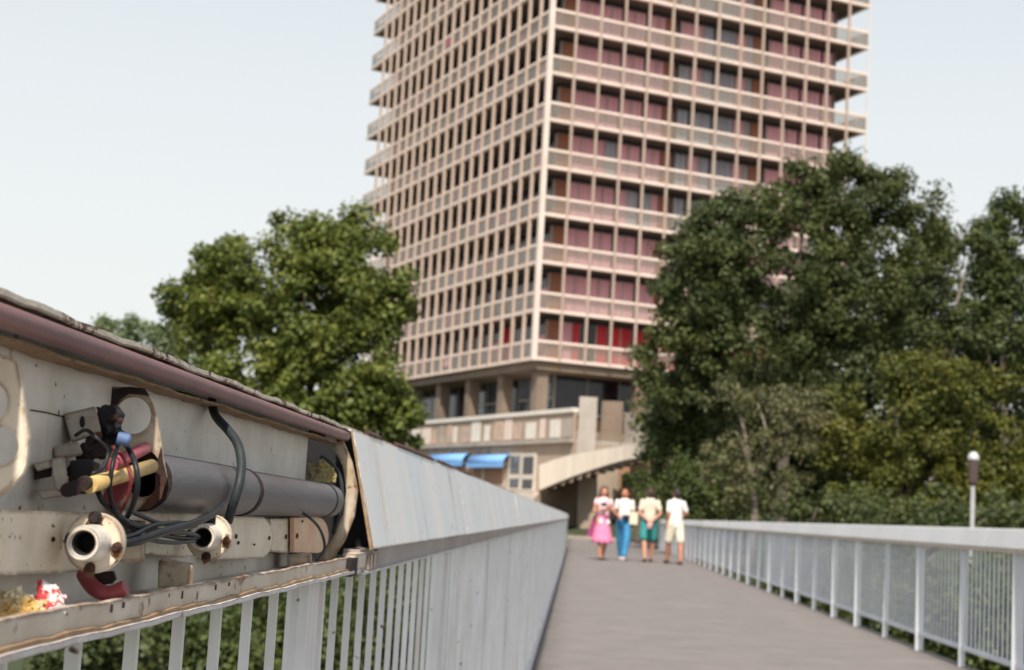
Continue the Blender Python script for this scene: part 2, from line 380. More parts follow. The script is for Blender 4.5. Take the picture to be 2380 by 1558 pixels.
# ------------------------------------------------------------------ left parapet with its open cable box
LR = thing('bridge_railing', 'left railing with rusty handrail box broken open in the foreground', 'railing', (XL, 1.0, 0))
YC = 1.614                       # where the sheet cover begins
Y0, YE = .50, 46.0
def path_left(ya, yb, step):
    """stations along the left rail: straight, then a bend to the left"""
    out = []; y = ya
    while y < min(yb, YE) - 1e-6: out.append((y, 0.0)); y += step
    out.append((min(yb, YE), 0.0)); return out
def station_left(s_, lat):       # s_: distance along; lat: towards the walkway
    if s_ <= YE: return (XL + lat, s_)
    R = 7.0; th = (s_ - YE) / R
    return (XL - R + (R + lat) * math.cos(th), YE + (R + lat) * math.sin(th))
def sweep(mb, prof, ss, jit=0.0, sm=False):
    n = len(prof); o = len(mb.v)
    for s_ in ss:
        dz = jit * (math.sin(s_ * 31) + .6 * math.sin(s_ * 83 + 1) + .4 * math.sin(s_ * 171)) if jit else 0
        for la, h in prof:
            x, y = station_left(s_, la); mb.v.append((x + dz * .6, y, EYE[2] + h + dz))
    for i in range(len(ss) - 1):
        for k in range(n):
            k2 = (k + 1) % n; q = o + i * n
            mb.face((q + k, q + k2, q + n + k2, q + n + k), sm)
    mb.face([o + k for k in range(n)]); mb.face([o + (len(ss) - 1) * n + k for k in range(n)])
    return mb
def lin_s(a, b, step): n = max(1, int(round((b - a) / step))); return [a + (b - a) * i / n for i in range(n + 1)]
ALL = lin_s(YC, YE, .9) + lin_s(YE + .4, YE + 9, .4)

XB = -.270
bp = MB(); bp.box((XB - .002, Y0, .964 - .062), (XB, 1.494, .964 + .0785)); bp.build('back_plate', 'inner', LR)
# narrow recess where the back plate stops, its shade painted in near-black
rc = MB()
rc.box((-.318, 1.47, .964 - .062), (-.316, YC + .16, .964 + .08)); rc.box((-.316, 1.49, .964 - .066), (-.272, YC + .16, .964 - .062))
rc.box((-.316, 1.47, .964 - .06), (-.2725, 1.474, .964 + .08)); rc.hull8([(-.318, YC + .10, .964 - .066), (XL + .031, YC + .10, .964 - .050), (XL + .0005, YC + .10, .964 + .079), (-.318, YC + .10, .964 + .079)], [(-.318, YC + .103, .964 - .066), (XL + .031, YC + .103, .964 - .050), (XL + .0005, YC + .103, .964 + .079), (-.318, YC + .103, .964 + .079)])
rc.build('recess', 'dark', LR)
sweep(MB(), [(-.024, .0792), (.0035, .0790), (.0045, .0800), (.004, .0828), (-.024, .0832)], lin_s(Y0, YC + .01, .012), .0005).build('top_plate', 'cap', LR)
sweep(MB(), [(-.024, .0805), (.0015, .0805), (.002, .0835), (-.024, .0835)], [YC + .012] + ALL[1:], 0).build('top_plate', 'cap', LR)
b_ = MB(); b_.tube([(XL + .0035, y, .964 + .0717) for y in lin_s(Y0, 1.603, .05)], .0053, 20); b_.build('grip_bar', 'bar', LR)
sweep(MB(), [(-.016, .0632), (-.0025, .0636), (-.0025, .0652), (-.016, .0648)], lin_s(Y0, 1.60, .01), .0004).build('bar_seat', 'lip', LR)
sweep(MB(), [(-.022, .0640), (-.0175, .0640), (-.0175, .0790), (-.022, .0790)], lin_s(Y0, 1.60, .2)).build('top_web', 'dark', LR)  # coloured dark to paint in the shadow gap above the bar
# ledge: shelf, upright lip, outer flange
sweep(MB(), [(-.017, -.0625), (.026, -.0625), (.026, -.0605), (-.017, -.0605)], lin_s(Y0, 1.57, .05)).build('shelf', 'inner', LR)
lipm = sweep(MB(), [(.0262, -.0655), (.0285, -.0655), (.0290, -.0530), (.0262, -.0525)], lin_s(Y0, 1.575, .008), .0005)
lip_o = lipm.build('shelf_lip', 'ledge', LR)
sweep(MB(), [(.010, -.0690), (.0335, -.0690), (.0335, -.0658), (.010, -.0658)], lin_s(Y0, 1.575, .01), .0004).build('bottom_flange', 'flange', LR)
for k, y in enumerate((.672, .738, .757, .842, .871, .953, .989)):
    w = .0007 + .0011 * ((k * 7) % 5) / 4; hh = .0014 + .0030 * ((k * 5) % 7) / 6
    MB().box((XL + .0287, y, .964 - .0548 - hh), (XL + .0296, y + w, .964 - .0548)).build('rust_notch', 'rustdark', LR)
seam = sweep(MB(), [(.0290, -.0662), (.0312, -.0659), (.0312, -.0640), (.0288, -.0636)], lin_s(Y0, 1.54, .006), .0007); seam.build('rust_seam', 'lip', LR)
# outer beam below the sheet cover
far = [1.60] + ALL[1:]
sweep(MB(), [(.010, -.0705), (.0275, -.0705), (.0275, -.0470), (.010, -.0470)], far).build('lower_beam', 'dirtybeam', LR)
sweep(MB(), [(.006, -.0735), (.0315, -.0735), (.0315, -.0708), (.006, -.0708)], far).build('bottom_flange', 'flange', LR)
cl = MB(); cl.box((XL + .018, 1.545, .964 - .066), (XL + .032, 1.615, .964 - .050)); cl.build('splice_plate', 'ledge', LR)
cl = MB(); cl.box((XL + .0155, 1.50, .964 - .071), (XL + .0335, 1.546, .964 - .0535)); cl.build('splice_rust', 'rustdark', LR)
for y in (1.66, 1.685):
    MB().box((XL + .0276, y, .964 - .070), (XL + .0320, y + .012, .964 - .053)).build('clip', 'ledge', LR)
# sheet covers in sections
def cover(a, b, k=0):
    ss = [s_ for s_ in ALL if a < s_ < b]; ss = [a] + ss + [b]
    q_ = .0012 * math.sin(k * 2.4) if k else 0.0
    prof = [(.0035, .0815), (.0095, .0795), (.0235, .020), (.0385, -.0455), (.0360, -.0470), (.0210, .0195), (.0070, .0780), (.0015, .0795)]
    return sweep(MB(), [(l_ + q_, h_ - abs(q_) * .5) for l_, h_ in prof], ss).build('cover_panel', 'cover', LR)
a = YC; kk = 0
while a < YE + 8:
    b = min(a + 1.43, YE + 9); cover(a, b - .006, kk); a = b; kk += 1
# rust-bitten rim of the first cover
MB().hull8([(XL + .0085, YC - .0006, .964 + .0800), (XL + .0070, YC - .0006, .964 + .0775), (XL + .0360, YC - .0006, .964 - .0475), (XL + .0388, YC - .0006, .964 - .0455)],
           [(XL + .0090, YC + .0050, .964 + .0803), (XL + .0066, YC + .0050, .964 + .0770), (XL + .0356, YC + .0050, .964 - .0475), (XL + .0393, YC + .0050, .964 - .0455)]).build('cover_rim', 'lip', LR)
for ya, yb, hh in ((1.74, 1.86, .0030), (2.02, 2.55, .0016), (2.66, 2.95, .003), (3.2, 3.5, .0022)):
    MB().hull8([(XL + .0040, ya, .964 + .0822), (XL + .0098, ya, .964 + .0802), (XL + .0102, yb, .964 + .0802), (XL + .0040, yb, .964 + .0822)],
               [(XL + .0040, ya, .964 + .0868 + hh * .4), (XL + .0104, ya, .964 + .0826), (XL + .0106, yb, .964 + .0826), (XL + .0040, yb, .964 + .0868 + hh * .4)]).build('rust_edge', 'rust', LR)
# balusters and posts
bal = MB().box((-.0036, 0, 0), (.0036, .005, .80)).mesh('baluster', 'railpaint')
post = MB().box((-.014, 0, 0), (.006, .010, .893)).box((-.004, .010, 0), (.004, .075, .893)).box((-.014, .075, 0), (.008, .085, .893)).mesh('post', 'railpaint')
bys = []; pys = [.02 + 1.43 * k for k in range(-1, 33)]
rest = MB()
for k, py in enumerate(pys):
    if py > .4: copies(post, 'post', LR, [(XL + .003, py - .04, 0)])
    for j in range(1, 14):
        y = py + .03 + j * (1.43 - .02) / 14
        if y < .55: continue
        if y < 9.5: copies(bal, 'baluster', LR, [(XL + .006, y, .094)])
        else: rest.box((XL + .0024, y, .094), (XL + .0096, y + .005, .894))
o = rest.build('far_balusters', 'railpaint', LR); o['kind'] = 'stuff'
MB().box((XL - .004, .4, .075), (XL + .014, YE, .094)).build('bottom_rail', 'railpaint', LR)
MB().box((XL - .03, .4, .003), (XL + .022, YE + .1, .028)).build('base_flange', 'flange', LR)

# bulkheads in the box
mb = MB()
plateY(mb, [(-60, 800), (10, 826), (40, 838), (50, 900), (66, 1020), (60, 1080), (52, 1100), (25, 1132), (-10, 1160), (-90, 1175)],
       [circ(-32, 935, 50), circ(-2, 1037, 45)], .645, .003)
mb.build('bulkhead', 'fitting', LR)
mb = MB()
plateY(mb, [(247, 905), (262, 899), (300, 900), (335, 905), (350, 925), (362, 965), (372, 1010), (378, 1060), (386, 1110), (372, 1158), (345, 1180), (300, 1190), (262, 1170), (250, 1080)],
       [circ(308, 966, 43, 30), circ(330, 1100, 46, 30, ry=56)], .857, .003)
mb.build('bulkhead', 'bulk', LR)
mb = MB(); plateY(mb, [(245, 880), (257, 878), (262, 905), (300, 899), (335, 903), (347, 920), (330, 918), (300, 915), (276, 930), (262, 958), (258, 1000), (247, 1000)], [], .8555, .0012)
mb.build('rust_scale', 'rustdark', LR)
mb = MB(); plateY(mb, [(362, 1085), (374, 1040), (377, 1070), (387, 1110), (374, 1160), (346, 1183), (320, 1186), (340, 1166), (360, 1138)], [], .8555, .0012)
mb.build('rust_scale', 'rust', LR)
mb = MB(); plateY(mb, [(796, 1022), (818, 1075), (831, 1138), (823, 1200), (801, 1256), (770, 1306), (738, 1306), (774, 1250), (797, 1196), (805, 1140), (797, 1084), (772, 1034)], [], 1.588, .006)
mb.build('curved_rib', 'bulk', LR)
mb = MB(); plateX(mb, [(392, 903), (412, 908), (440, 915), (476, 926), (470, 936), (446, 930), (428, 934), (408, 922), (394, 918)], [], XB + .0006, .0005); mb.build('rust_scale', 'rustdark', LR)
mb = MB(); plateX(mb, [(72, 952), (110, 958), (150, 968), (150, 971), (110, 961), (72, 955)], [], XB + .0006, .0004); mb.build('plate_seam', 'rust', LR)

# ------------------------------------------------------------------ fittings inside the box (each a thing of its own)
def hoop(org, r, R=.004): pass
def axis_tube(name, mats, label, cat, X, h, ya, yb, r):
    mb = MB(); mb.lathe((X, ya, .964 + h), (0, 1, 0), [(0, r * .82), (0, r), (yb - ya, r), (yb - ya, r * .82)], 40, True)
    return mb
T = thing('conduit_tube', 'thick grey tube running along the inside of the open box', 'tube', (-.249, .86, .964))
tm = MB(); tm.lathe((-.2495, .862, .964 + .0065), (0, 1, -.006), [(0, .0140), (0, .0174), (.24, .0174), (.246, .0174), (.246, .0140)], 44, True)
ob = tm.build('tube_section', 'tube', T)
tm = MB(); tm.lathe((-.2495, 1.115, .964 + .0048), (0, 1, -.006), [(0, .0140), (0, .0166), (.40, .0166), (.40, .0140)], 44, True); tm.build('tube_section', 'tube', T)
tm = MB(); tm.lathe((-.2495, 1.106, .964 + .0048), (0, 1, -.006), [(0, .0160), (0, .0180), (.010, .0180), (.010, .0160)], 44, True); tm.build('collar', 'rustdark', T)
tm = MB(); tm.lathe((-.2495, 1.470, .964 + .0028), (0, 1, -.006), [(0, .0160), (0, .0173), (.006, .0173), (.006, .0160)], 44, True); tm.build('collar', 'dark', T)
tm = MB(); tm.lathe((-.2495, .861, .964 + .0065), (0, 1, 0), [(0, .0130), (0, .0172), (.006, .0172), (.006, .0130)], 44, True); tm.build('end_ring', 'rustdark', T)
for o in T.children:
    for p in o.data.polygons: p.use_smooth = True
    es = o.modifiers.new('edge', 'EDGE_SPLIT'); es.split_angle = math.radians(40)

def strip(name, label, outer, holes, X, t, m_='fitting', bolts=()):
    T = thing(name, label, 'lamp mount', QX(outer[0][0], outer[0][1], X))
    mb = MB(); plateX(mb, outer, holes, X, t); mb.build('plate', m_, T, .0006)
    for (x, y, r) in bolts:
        c = QX(x, y, X + .0004); q = MB(); q.lathe(c, (1, 0, 0), [(-.0004, 0.0001), (0, r), (.0008, r), (.0012, r * .6), (.0012, .0001)], 12); q.build('bolt', 'rust', T)
    return T
def rounded_end(x0, x1, yt0, yt1, yb0, yb1, rx):
    yc = (yt1 + yb1) / 2; ry = (yb1 - yt1) / 2
    return [(x0, yt0), (x1, yt1)] + [(x1 + rx * math.sin(w), yc - ry * math.cos(w)) for w in np.linspace(.15, math.pi - .15, 9)] + [(x1, yb1), (x0, yb0)]
strip('mounting_strip', 'long cream mounting plate behind the front lamp holder', rounded_end(-150, 225, 1180, 1192, 1345, 1328, 14), [], -.254, .004, bolts=((122, 1254, .0012),))
strip('mounting_strip', 'cream mounting plate between the two lamp holders', [(285, 1186), (470, 1192), (470, 1292), (425, 1297), (338, 1288), (338, 1212), (285, 1208)], [], -.254, .004)
strip('mounting_strip', 'cream plate with rounded end and rust holes beside the rear lamp holder', rounded_end(505, 605, 1199, 1202, 1302, 1298, 30), [], -.254, .004,
      bolts=((548, 1247, .0018), (553, 1262, .0014), (625, 1251, .0017), (590, 1266, .0009)))
strip('mounting_strip', 'short cream box end with one rusty screw before the far plate', [(630, 1206), (682, 1205), (682, 1287), (630, 1283)], [], -.256, .010, bolts=((664, 1248, .0022),))
strip('mounting_strip', 'far plate tinted peach for sunlight, with rounded end and rusty edges', rounded_end(684, 738, 1204, 1202, 1284, 1286, 26), [], -.250, .004, 'peach', bolts=((690, 1246, .0024), (751, 1252, .0022), (702, 1212, .0012)))

def lamp_holder(label, yf, x, h):
    T = thing('lamp_holder', label, 'lamp holder', (x, yf, .964 + h), 'lamp holders in the open box')
    c = (x, yf, .964 + h)
    mb = MB(); mb.lathe(c, (0, -1, 0), [(-.006, .0002), (-.006, .0148), (-.0015, .0150), (0, .0144), (0, .0002)], 44)
    mb.build('flange', 'fitting', T)
    mb = MB(); mb.lathe(c, (0, -1, 0), [(0, .0092), (.0040, .0089), (.0150, .0086), (.0165, .0081), (.0165, .0064), (.0155, .0060), (.001, .0058), (.001, .0002)], 44)
    mb.build('socket', 'fitting_white', T)
    mb = MB(); mb.lathe((x, yf - .0012, .964 + h), (0, -1, 0), [(0, .0002), (.0003, .0055)], 30); mb.build('socket_floor', 'dark', T)  # floor coloured dark as the shade down the hole
    mb = MB(); mb.lathe((x, yf - .0014, .964 + h), (0, -1, 0), [(0, .0056), (.0130, .0058), (.0130, .0052), (0, .0050)], 36, True); mb.build('socket_shade', 'dark', T)  # dark ring added to paint the shade inside the socket
    for w, big in ((90, 1.5), (-8, 1.15), (-92, 1.1), (172, 1.0)):
        r = .0121; px, pz = x + r * math.cos(math.radians(w)), .964 + h + r * math.sin(math.radians(w))
        mb = MB(); mb.lathe((px, yf, pz), (0, -1, 0), [(-.001, .0024 * big), (.0010, .0023 * big), (.0016, .0016 * big), (.0032, .0014 * big), (.0032, .0002)], 10)
        mb.build('bolt', 'rust' if w < 80 else 'rustdark', T)
        q = MB(); rs_ = random.Random(int(w) + int(yf * 100)); st = [(px + (.0022 + .0012 * rs_.random()) * big * math.cos(a_), yf - .00025, pz - .0012 * big + (.0024 + .0020 * rs_.random()) * big * math.sin(a_)) for a_ in np.linspace(0, 6.28, 14)[:-1]]
        q.plate(st, [], (0, .0002, 0)); q.build('rust_stain', 'stain', T)
    return T
def hx(x, y, Y): p = Q(x, y, Y); return p[0], p[2] - .964
x, h = hx(217, 1262, .742); lamp_holder('front cream lamp holder with open white socket and rusty bolts', .742, x, h)
x, h = hx(484, 1249, .972); lamp_holder('rear cream lamp holder with open socket behind the black wires', .972, x, h)

def block(name, label, cat, front, depth_y, Y, m_='box', hole=None, bev=.0012):
    """a block whose front outline is given at distance Y"""
    T = thing(name, label, cat, Q(front[0][0], front[0][1], Y)); mb = MB()
    mb.hull8([Q(x, y, Y) for x, y in front], [Q(x, y, Y) + np.array([-.006, depth_y, 0]) for x, y in front]); mb.build('body', m_, T, bev)
    if hole:
        q = MB(); cx_, cy_, rx, ry = hole
        q.plate([Q(x, y, Y - .0004) for x, y in circ(cx_, cy_, rx, 16, ry=ry)], [], (0, .001, 0)); q.build('slot', 'dark', T)
    return T
# porcelain connectors with their blackened clips
t1 = block('connector_block', 'square grey connector block with a slot, topmost in the box', 'connector', [(147, 962), (222, 944), (236, 1005), (166, 1028)], .018, .775, 'box', (191, 981, 6, 14))
t2 = block('connector_block', 'small pale connector block in the middle of three', 'connector', [(122, 1040), (182, 1026), (194, 1058), (128, 1068)], .016, .765, 'box')
t3 = thing('connector_clip', 'lowest white connector clip bent into a hook', 'connector', Q(75, 1150, .735))
for q in ([(76, 1078), (118, 1068), (116, 1088), (86, 1096)], [(118, 1068), (150, 1062), (162, 1150), (128, 1138)], [(80, 1140), (128, 1136), (162, 1152), (100, 1162)]):
    mb = MB(); mb.hull8([Q(x, y, .735) for x, y in q], [Q(x, y, .735) + np.array([-.004, .012, 0]) for x, y in q]); mb.build('leaf', 'box', t3, .0006)
mb = MB(); mb.hull8([Q(x, y, .741) for x, y in [(80, 1092), (122, 1086), (120, 1108), (82, 1116)]], [Q(x, y, .752) for x, y in [(80, 1092), (122, 1086), (120, 1108), (82, 1116)]]); mb.build('clip_body', 'rustdark', t3)
clump = thing('terminal_cluster', 'blackened rusty terminal screws between the connectors and the bulkhead', 'terminal', Q(240, 1010, .79))
rr = random.Random(5)
for (x, y, r) in [(243, 962, 18), (262, 958, 15), (236, 990, 17), (258, 995, 15), (270, 975, 11), (226, 1010, 12), (205, 1048, 16), (230, 1050, 17), (200, 1078, 15), (176, 1120, 13), (168, 1092, 14), (215, 1030, 13), (245, 1038, 14), (190, 1062, 12), (182, 1140, 10)]:
    c = Q(x, y, .785 + rr.uniform(-.012, .012)); q = MB(); s_ = r * .78 / FD
    ax = Vector((rr.uniform(-1, 1), -1, rr.uniform(-.7, .7)))
    q.lathe(c, ax, [(-s_ * 1.2, .0001), (-s_ * 1.2, s_), (-s_ * .2, s_), (-s_ * .2, s_ * .6), (s_ * .8, s_ * .55), (s_ * .8, s_ * .85), (s_ * 1.2, s_ * .85), (s_ * 1.2, .0001)], 8)
    q.build('screw', rr.choice(['rustdark', 'dark', 'rustdark', 'rust']), clump)
for k_, (pts, Y_) in enumerate([([(222, 944), (243, 952), (264, 940), (281, 962), (270, 990), (276, 1004), (240, 1010)], .782), ([(186, 1030), (214, 1034), (236, 1026), (252, 1044), (240, 1062), (206, 1066), (190, 1060)], .775),
        ([(160, 1072), (196, 1066), (222, 1078), (214, 1100), (190, 1118), (168, 1112)], .752), ([(158, 1118), (196, 1112), (206, 1132), (186, 1150), (164, 1146)], .742), ([(214, 1000), (262, 998), (282, 1012), (272, 1034), (230, 1034)], .790)]):
    q = MB(); plateY(q, pts, [], Y_, .009); q.build('clip', 'rustdark' if k_ % 2 else 'dark', clump, .0008)
def rod(name, label, cat, pts, r, m_, n=16, group=None, k=1):
    P = spline([Q(*p) for p in pts], k) if k > 1 else [Vector(Q(*p)) for p in pts]
    mb = MB(); mb.tube(P, r, n); return tag(mb.build(name, m_), label, cat, group)
rod('insulating_sleeve', 'pink round sleeve sticking out of the grey tube', 'sleeve', [(330, 1046, .86), (338, 1042, .853), (258, 1082, .775)], .0035, 'pink')
T = thing('insulating_sleeve', 'yellow round sleeve below the pink one', 'sleeve', Q(205, 1130, .735))
mb = MB(); mb.tube([Q(352, 1084, .850), Q(208, 1128, .735)], .0040, 20); mb.build('sleeve', 'yellow', T)
for (x, y) in ((200, 1122), (178, 1134), (165, 1137)):
    mb = MB(); mb.tube([Q(x, y, .735), Q(x - 9, y + 3, .730)], .0036, 10); mb.build('terminal', 'rustdark', T)
T = thing('plastic_flap', 'dull red plastic flap hanging under the yellow sleeve', 'plastic scrap', Q(270, 1150, .80))
mb = MB(); plateY(mb, [(238, 1150), (262, 1118), (312, 1108), (300, 1135), (268, 1178), (240, 1183)], [], .80, .004); mb.build('flap', 'red', T, .001)
tag(MB().lathe(Q(272, 1018, .765), (.9, .3, -.15), [(0, .0001), (0, .0030), (.001, .0034), (.0056, .0034), (.0066, .0026), (.0066, .0001)], 18).build('blue_stopper', 'blue'), 'small blue wire cap above the pink sleeve', 'cap')
T = thing('red_hose', 'short dull red hose bent under the front lamp holder', 'hose', Q(245, 1385, .76))
mb = MB(); mb.tube(spline([Q(195, 1335, .775), Q(205, 1352, .77), Q(225, 1372, .765), Q(255, 1380, .765), Q(292, 1366, .765)], 5), .0040, 14); mb.build('hose', 'red', T)
mb = MB(); plateY(mb, [(215, 1330), (262, 1328), (268, 1346), (258, 1358), (225, 1362)], [], .772, .003); mb.build('torn_lug', 'rustdark', T)
block('support_block', 'rust stained square block under the rear mounting strip', 'block', [(368, 1302), (448, 1314), (448, 1366), (366, 1368)], .028, .915, 'bulk')
block('support_block', 'small cream box half hidden behind the front lamp holder', 'block', [(272, 1256), (334, 1254), (336, 1308), (272, 1306)], .020, .80, 'fitting')
block('support_block', 'small rusty block under the far plate', 'block', [(668, 1288), (722, 1290), (722, 1312), (668, 1320)], .04, 1.36, 'bulk')
# cables
rod('hose_cable', 'thick dark rubber cable hanging from the grip bar over the grey tube', 'cable',
    [(492, 915, 1.09), (493, 942, 1.08), (503, 970, 1.06), (530, 1000, 1.04), (552, 1032, 1.03), (561, 1075, 1.02), (556, 1125, 1.01), (541, 1175, 1.01), (530, 1212, 1.02)], .0032, 'rubber_grey', 16, None, 5)
wires = [
    ('black wire looping over the pink and yellow sleeves', [(287, 1030, .79), (300, 1045, .775), (316, 1085, .765), (319, 1130, .765), (310, 1170, .77), (296, 1200, .78), (280, 1215, .79)], .0015),
    ('black wire dropping from the red flap to the wire bundle', [(226, 1140, .76), (240, 1168, .76), (268, 1192, .77), (300, 1216, .78), (350, 1236, .83), (410, 1250, .90), (455, 1252, .945)], .00145),
    ('upper black wire crossing from the bundle to the rear lamp holder', [(296, 1185, .775), (330, 1200, .80), (370, 1216, .84), (420, 1222, .90), (455, 1222, .94)], .0013),
    ('thin black wire running straight along the bundle', [(300, 1214, .78), (345, 1228, .82), (395, 1236, .87), (438, 1240, .92), (462, 1248, .95)], .0015),
    ('black wire rising from the bundle to the tube collar', [(292, 1262, .775), (330, 1250, .79), (380, 1232, .83), (440, 1216, .88), (490, 1196, .93), (518, 1170, .955)], .00145),
    ('lowest black wire along the bundle', [(288, 1268, .775), (325, 1262, .79), (370, 1245, .83), (425, 1228, .88), (470, 1212, .92), (505, 1192, .95)], .0013),
    ('black wire end inside the front of the bundle', [(286, 1250, .775), (318, 1240, .79), (352, 1222, .82), (398, 1216, .87), (448, 1217, .93)], .0014)]
for lb, pts, r in wires: rod('wire', lb, 'wire', pts, r, 'rubber', 12, None, 6)
rod('wire', 'thin black wire tangled round the three connectors', 'wire', [(176, 1012, .77), (200, 1000, .755), (226, 1020, .75), (250, 1052, .755), (238, 1090, .75), (214, 1104, .745), (224, 1140, .755)], 0.001, 'rubber', 10, None, 6)
rod('wire', 'black wire slung from the blue stopper to the rear holder', 'wire', [(276, 1030, .772), (262, 1080, .758), (256, 1150, .76), (282, 1212, .775), (340, 1252, .82), (402, 1262, .88), (452, 1258, .94)], 0.0012, 'rubber', 10, None, 6)
rod('wire', 'thin red wire curling behind the black loop', 'wire', [(262, 1040, .78), (286, 1064, .775), (304, 1112, .775), (296, 1160, .78), (276, 1196, .785)], 0.0009, 'red', 10, None, 6)
rod('wire', 'dark cable curving down beside the curved rib', 'wire', [(745, 1062, 1.54), (772, 1080, 1.54), (790, 1110, 1.54), (795, 1150, 1.54), (790, 1190, 1.54), (775, 1240, 1.54)], .0022, 'rubber_grey', 12, None, 5)
rod('wire', 'thin wire arching over the far sun-tinted plate', 'wire', [(686, 1186, 1.33), (712, 1198, 1.33), (738, 1222, 1.34), (752, 1252, 1.35), (753, 1280, 1.36), (735, 1304, 1.37)], .0013, 'rubber_grey', 10, None, 5)
# litter
def crumple(name, label, cat, pts, Y, m_, amp, seed, nx=14, ny=10, freq=900.0, smooth=False):
    """a thin sheet heaped on the shelf, its creases from layered noise"""
    from mathutils import noise as NZ
    mb = MB(); (xa, ya), (xb, yb) = pts
    for j in range(ny):
        for i in range(nx):
            u, v = i / (nx - 1), j / (ny - 1)
            e = math.sin(math.pi * min(max(u, .05), .95)) ** .35 * (1 + .25 * NZ.noise(Vector((u * 4, seed, 0))))
            x = xa + (xb - xa) * u; y = yb - (yb - ya) * (v * e)
            p = Vector(Q(x, y, Y + .016 * v)); q = p * freq + Vector((seed * 7.3, 0, 0)); d = Vector((0, 0, 0))
            for o_ in range(3):
                n_ = NZ.noise_vector(q * (2.0 ** o_)); d += Vector([abs(c) - .25 if not smooth else c for c in n_]) / (1.7 ** o_)
            mb.v.append(tuple(p + d * amp * (.25 + .75 * min(v * 4, 1))))
    for j in range(ny - 1):
        for i in range(nx - 1): a = j * nx + i; mb.face((a, a + 1, a + nx + 1, a + nx), smooth)
    o = mb.build(name, m_); so_ = o.modifiers.new('thick', 'SOLIDIFY'); so_.thickness = .0004; return tag(o, label, cat)
crumple('foam_scrap', 'crumbled yellow foam lying on the shelf at the left edge', 'foam', [(-70, 1372), (104, 1440)], .660, 'foam', .0022, 1, 70, 34, 420.0, True)
crumple('paper_wrapper', 'crumpled white wrapper with red print beside the yellow foam', 'wrapper', [(70, 1352), (150, 1420)], .672, 'paper_red', .0030, 2, 30, 24, 190.0)
crumple('paper_wrapper', 'torn white paper corner lying against the shelf lip', 'wrapper', [(112, 1386), (152, 1424)], .668, 'paper', .0016, 3, 14, 12, 230.0)
crumple('paper_scrap', 'dirty crumpled paper stuffed above the end of the grey tube', 'paper', [(704, 1070), (782, 1122)], 1.50, 'brownpaper', .0060, 4, 24, 18, 110.0)

# ------------------------------------------------------------------ right parapet
RR = thing('bridge_railing', 'right railing with pale box handrail and thin balusters', 'railing', (XR, 20, 0))
YR0, YR1 = 5.5, 57.0
RB = 7.0
def st_right(s_, lat):           # lat towards the walkway
    if s_ <= 54: return (XR - lat, s_)
    th = (s_ - 54) / RB
    return (XR + RB - (RB + lat) * math.cos(th), 54 + (RB + lat) * math.sin(th))
def sweep_r(mb, prof, ss):
    n = len(prof); o = len(mb.v)
    for s_ in ss:
        for la, h in prof: x, y = st_right(s_, la); mb.v.append((x, y, EYE[2] + h))
    for i in range(len(ss) - 1):
        for k in range(n): k2 = (k + 1) % n; q = o + i * n; mb.face((q + k, q + k2, q + n + k2, q + n + k))
    mb.face([o + k for k in range(n)]); mb.face([o + (len(ss) - 1) * n + k for k in range(n)]); return mb
SR = lin_s(YR0, 54, 2.0) + lin_s(54.4, 62, .4)
a = 5.4
while a < 61.5:
    b = min(a + 2.86, 62); ss = [a] + [v for v in SR if a < v < b - .01] + [b - .008]
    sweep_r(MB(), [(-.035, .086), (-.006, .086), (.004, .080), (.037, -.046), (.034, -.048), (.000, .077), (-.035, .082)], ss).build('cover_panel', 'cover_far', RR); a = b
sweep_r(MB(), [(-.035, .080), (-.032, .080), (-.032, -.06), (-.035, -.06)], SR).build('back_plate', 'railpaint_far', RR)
sweep_r(MB(), [(-.020, -.080), (.027, -.080), (.027, -.047), (-.020, -.047)], SR).build('lower_beam', 'ledge', RR)
postr = MB().box((-.036, -.012, 0), (.030, .012, .882)).box((-.022, .012, 0), (.016, .05, .882)).mesh('post', 'railpaint_far')
postn = MB().box((-.026, -.010, 0), (.020, .010, .882)).mesh('post', 'railpaint_far')
balr = MB().box((-.0066, -.004, 0), (.0066, .004, .73)).mesh('baluster', 'railpaint_far')
restr = MB(); cnt = 0
for n in range(-3, 31):
    py = 10.37 + 1.43 * n
    copies(postn if n in (-2, 1, 3, 6, 8, 10) else postr, 'post', RR, [(XR, py, 0)])
    for j in range(1, 12):
        y = py + 1.43 * j / 12
        if 6 < y < 24: copies(balr, 'baluster', RR, [(XR + .004, y, .16)])
        elif y >= 24: restr.box((XR, y - .003, .16), (XR + .008, y + .003, .89))
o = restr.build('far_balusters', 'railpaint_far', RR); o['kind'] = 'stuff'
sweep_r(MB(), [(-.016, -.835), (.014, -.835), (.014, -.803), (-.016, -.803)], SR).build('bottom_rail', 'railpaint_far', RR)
# solid sheet closing the far, bending end
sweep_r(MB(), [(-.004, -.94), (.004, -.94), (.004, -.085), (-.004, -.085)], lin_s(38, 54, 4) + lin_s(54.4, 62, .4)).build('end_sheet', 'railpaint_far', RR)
sweep(MB(), [(-.002, -.94), (.006, -.94), (.006, -.078), (-.002, -.078)], lin_s(40, YE, 2) + lin_s(YE + .4, YE + 9, .4)).build('end_sheet', 'railpaint', LR)

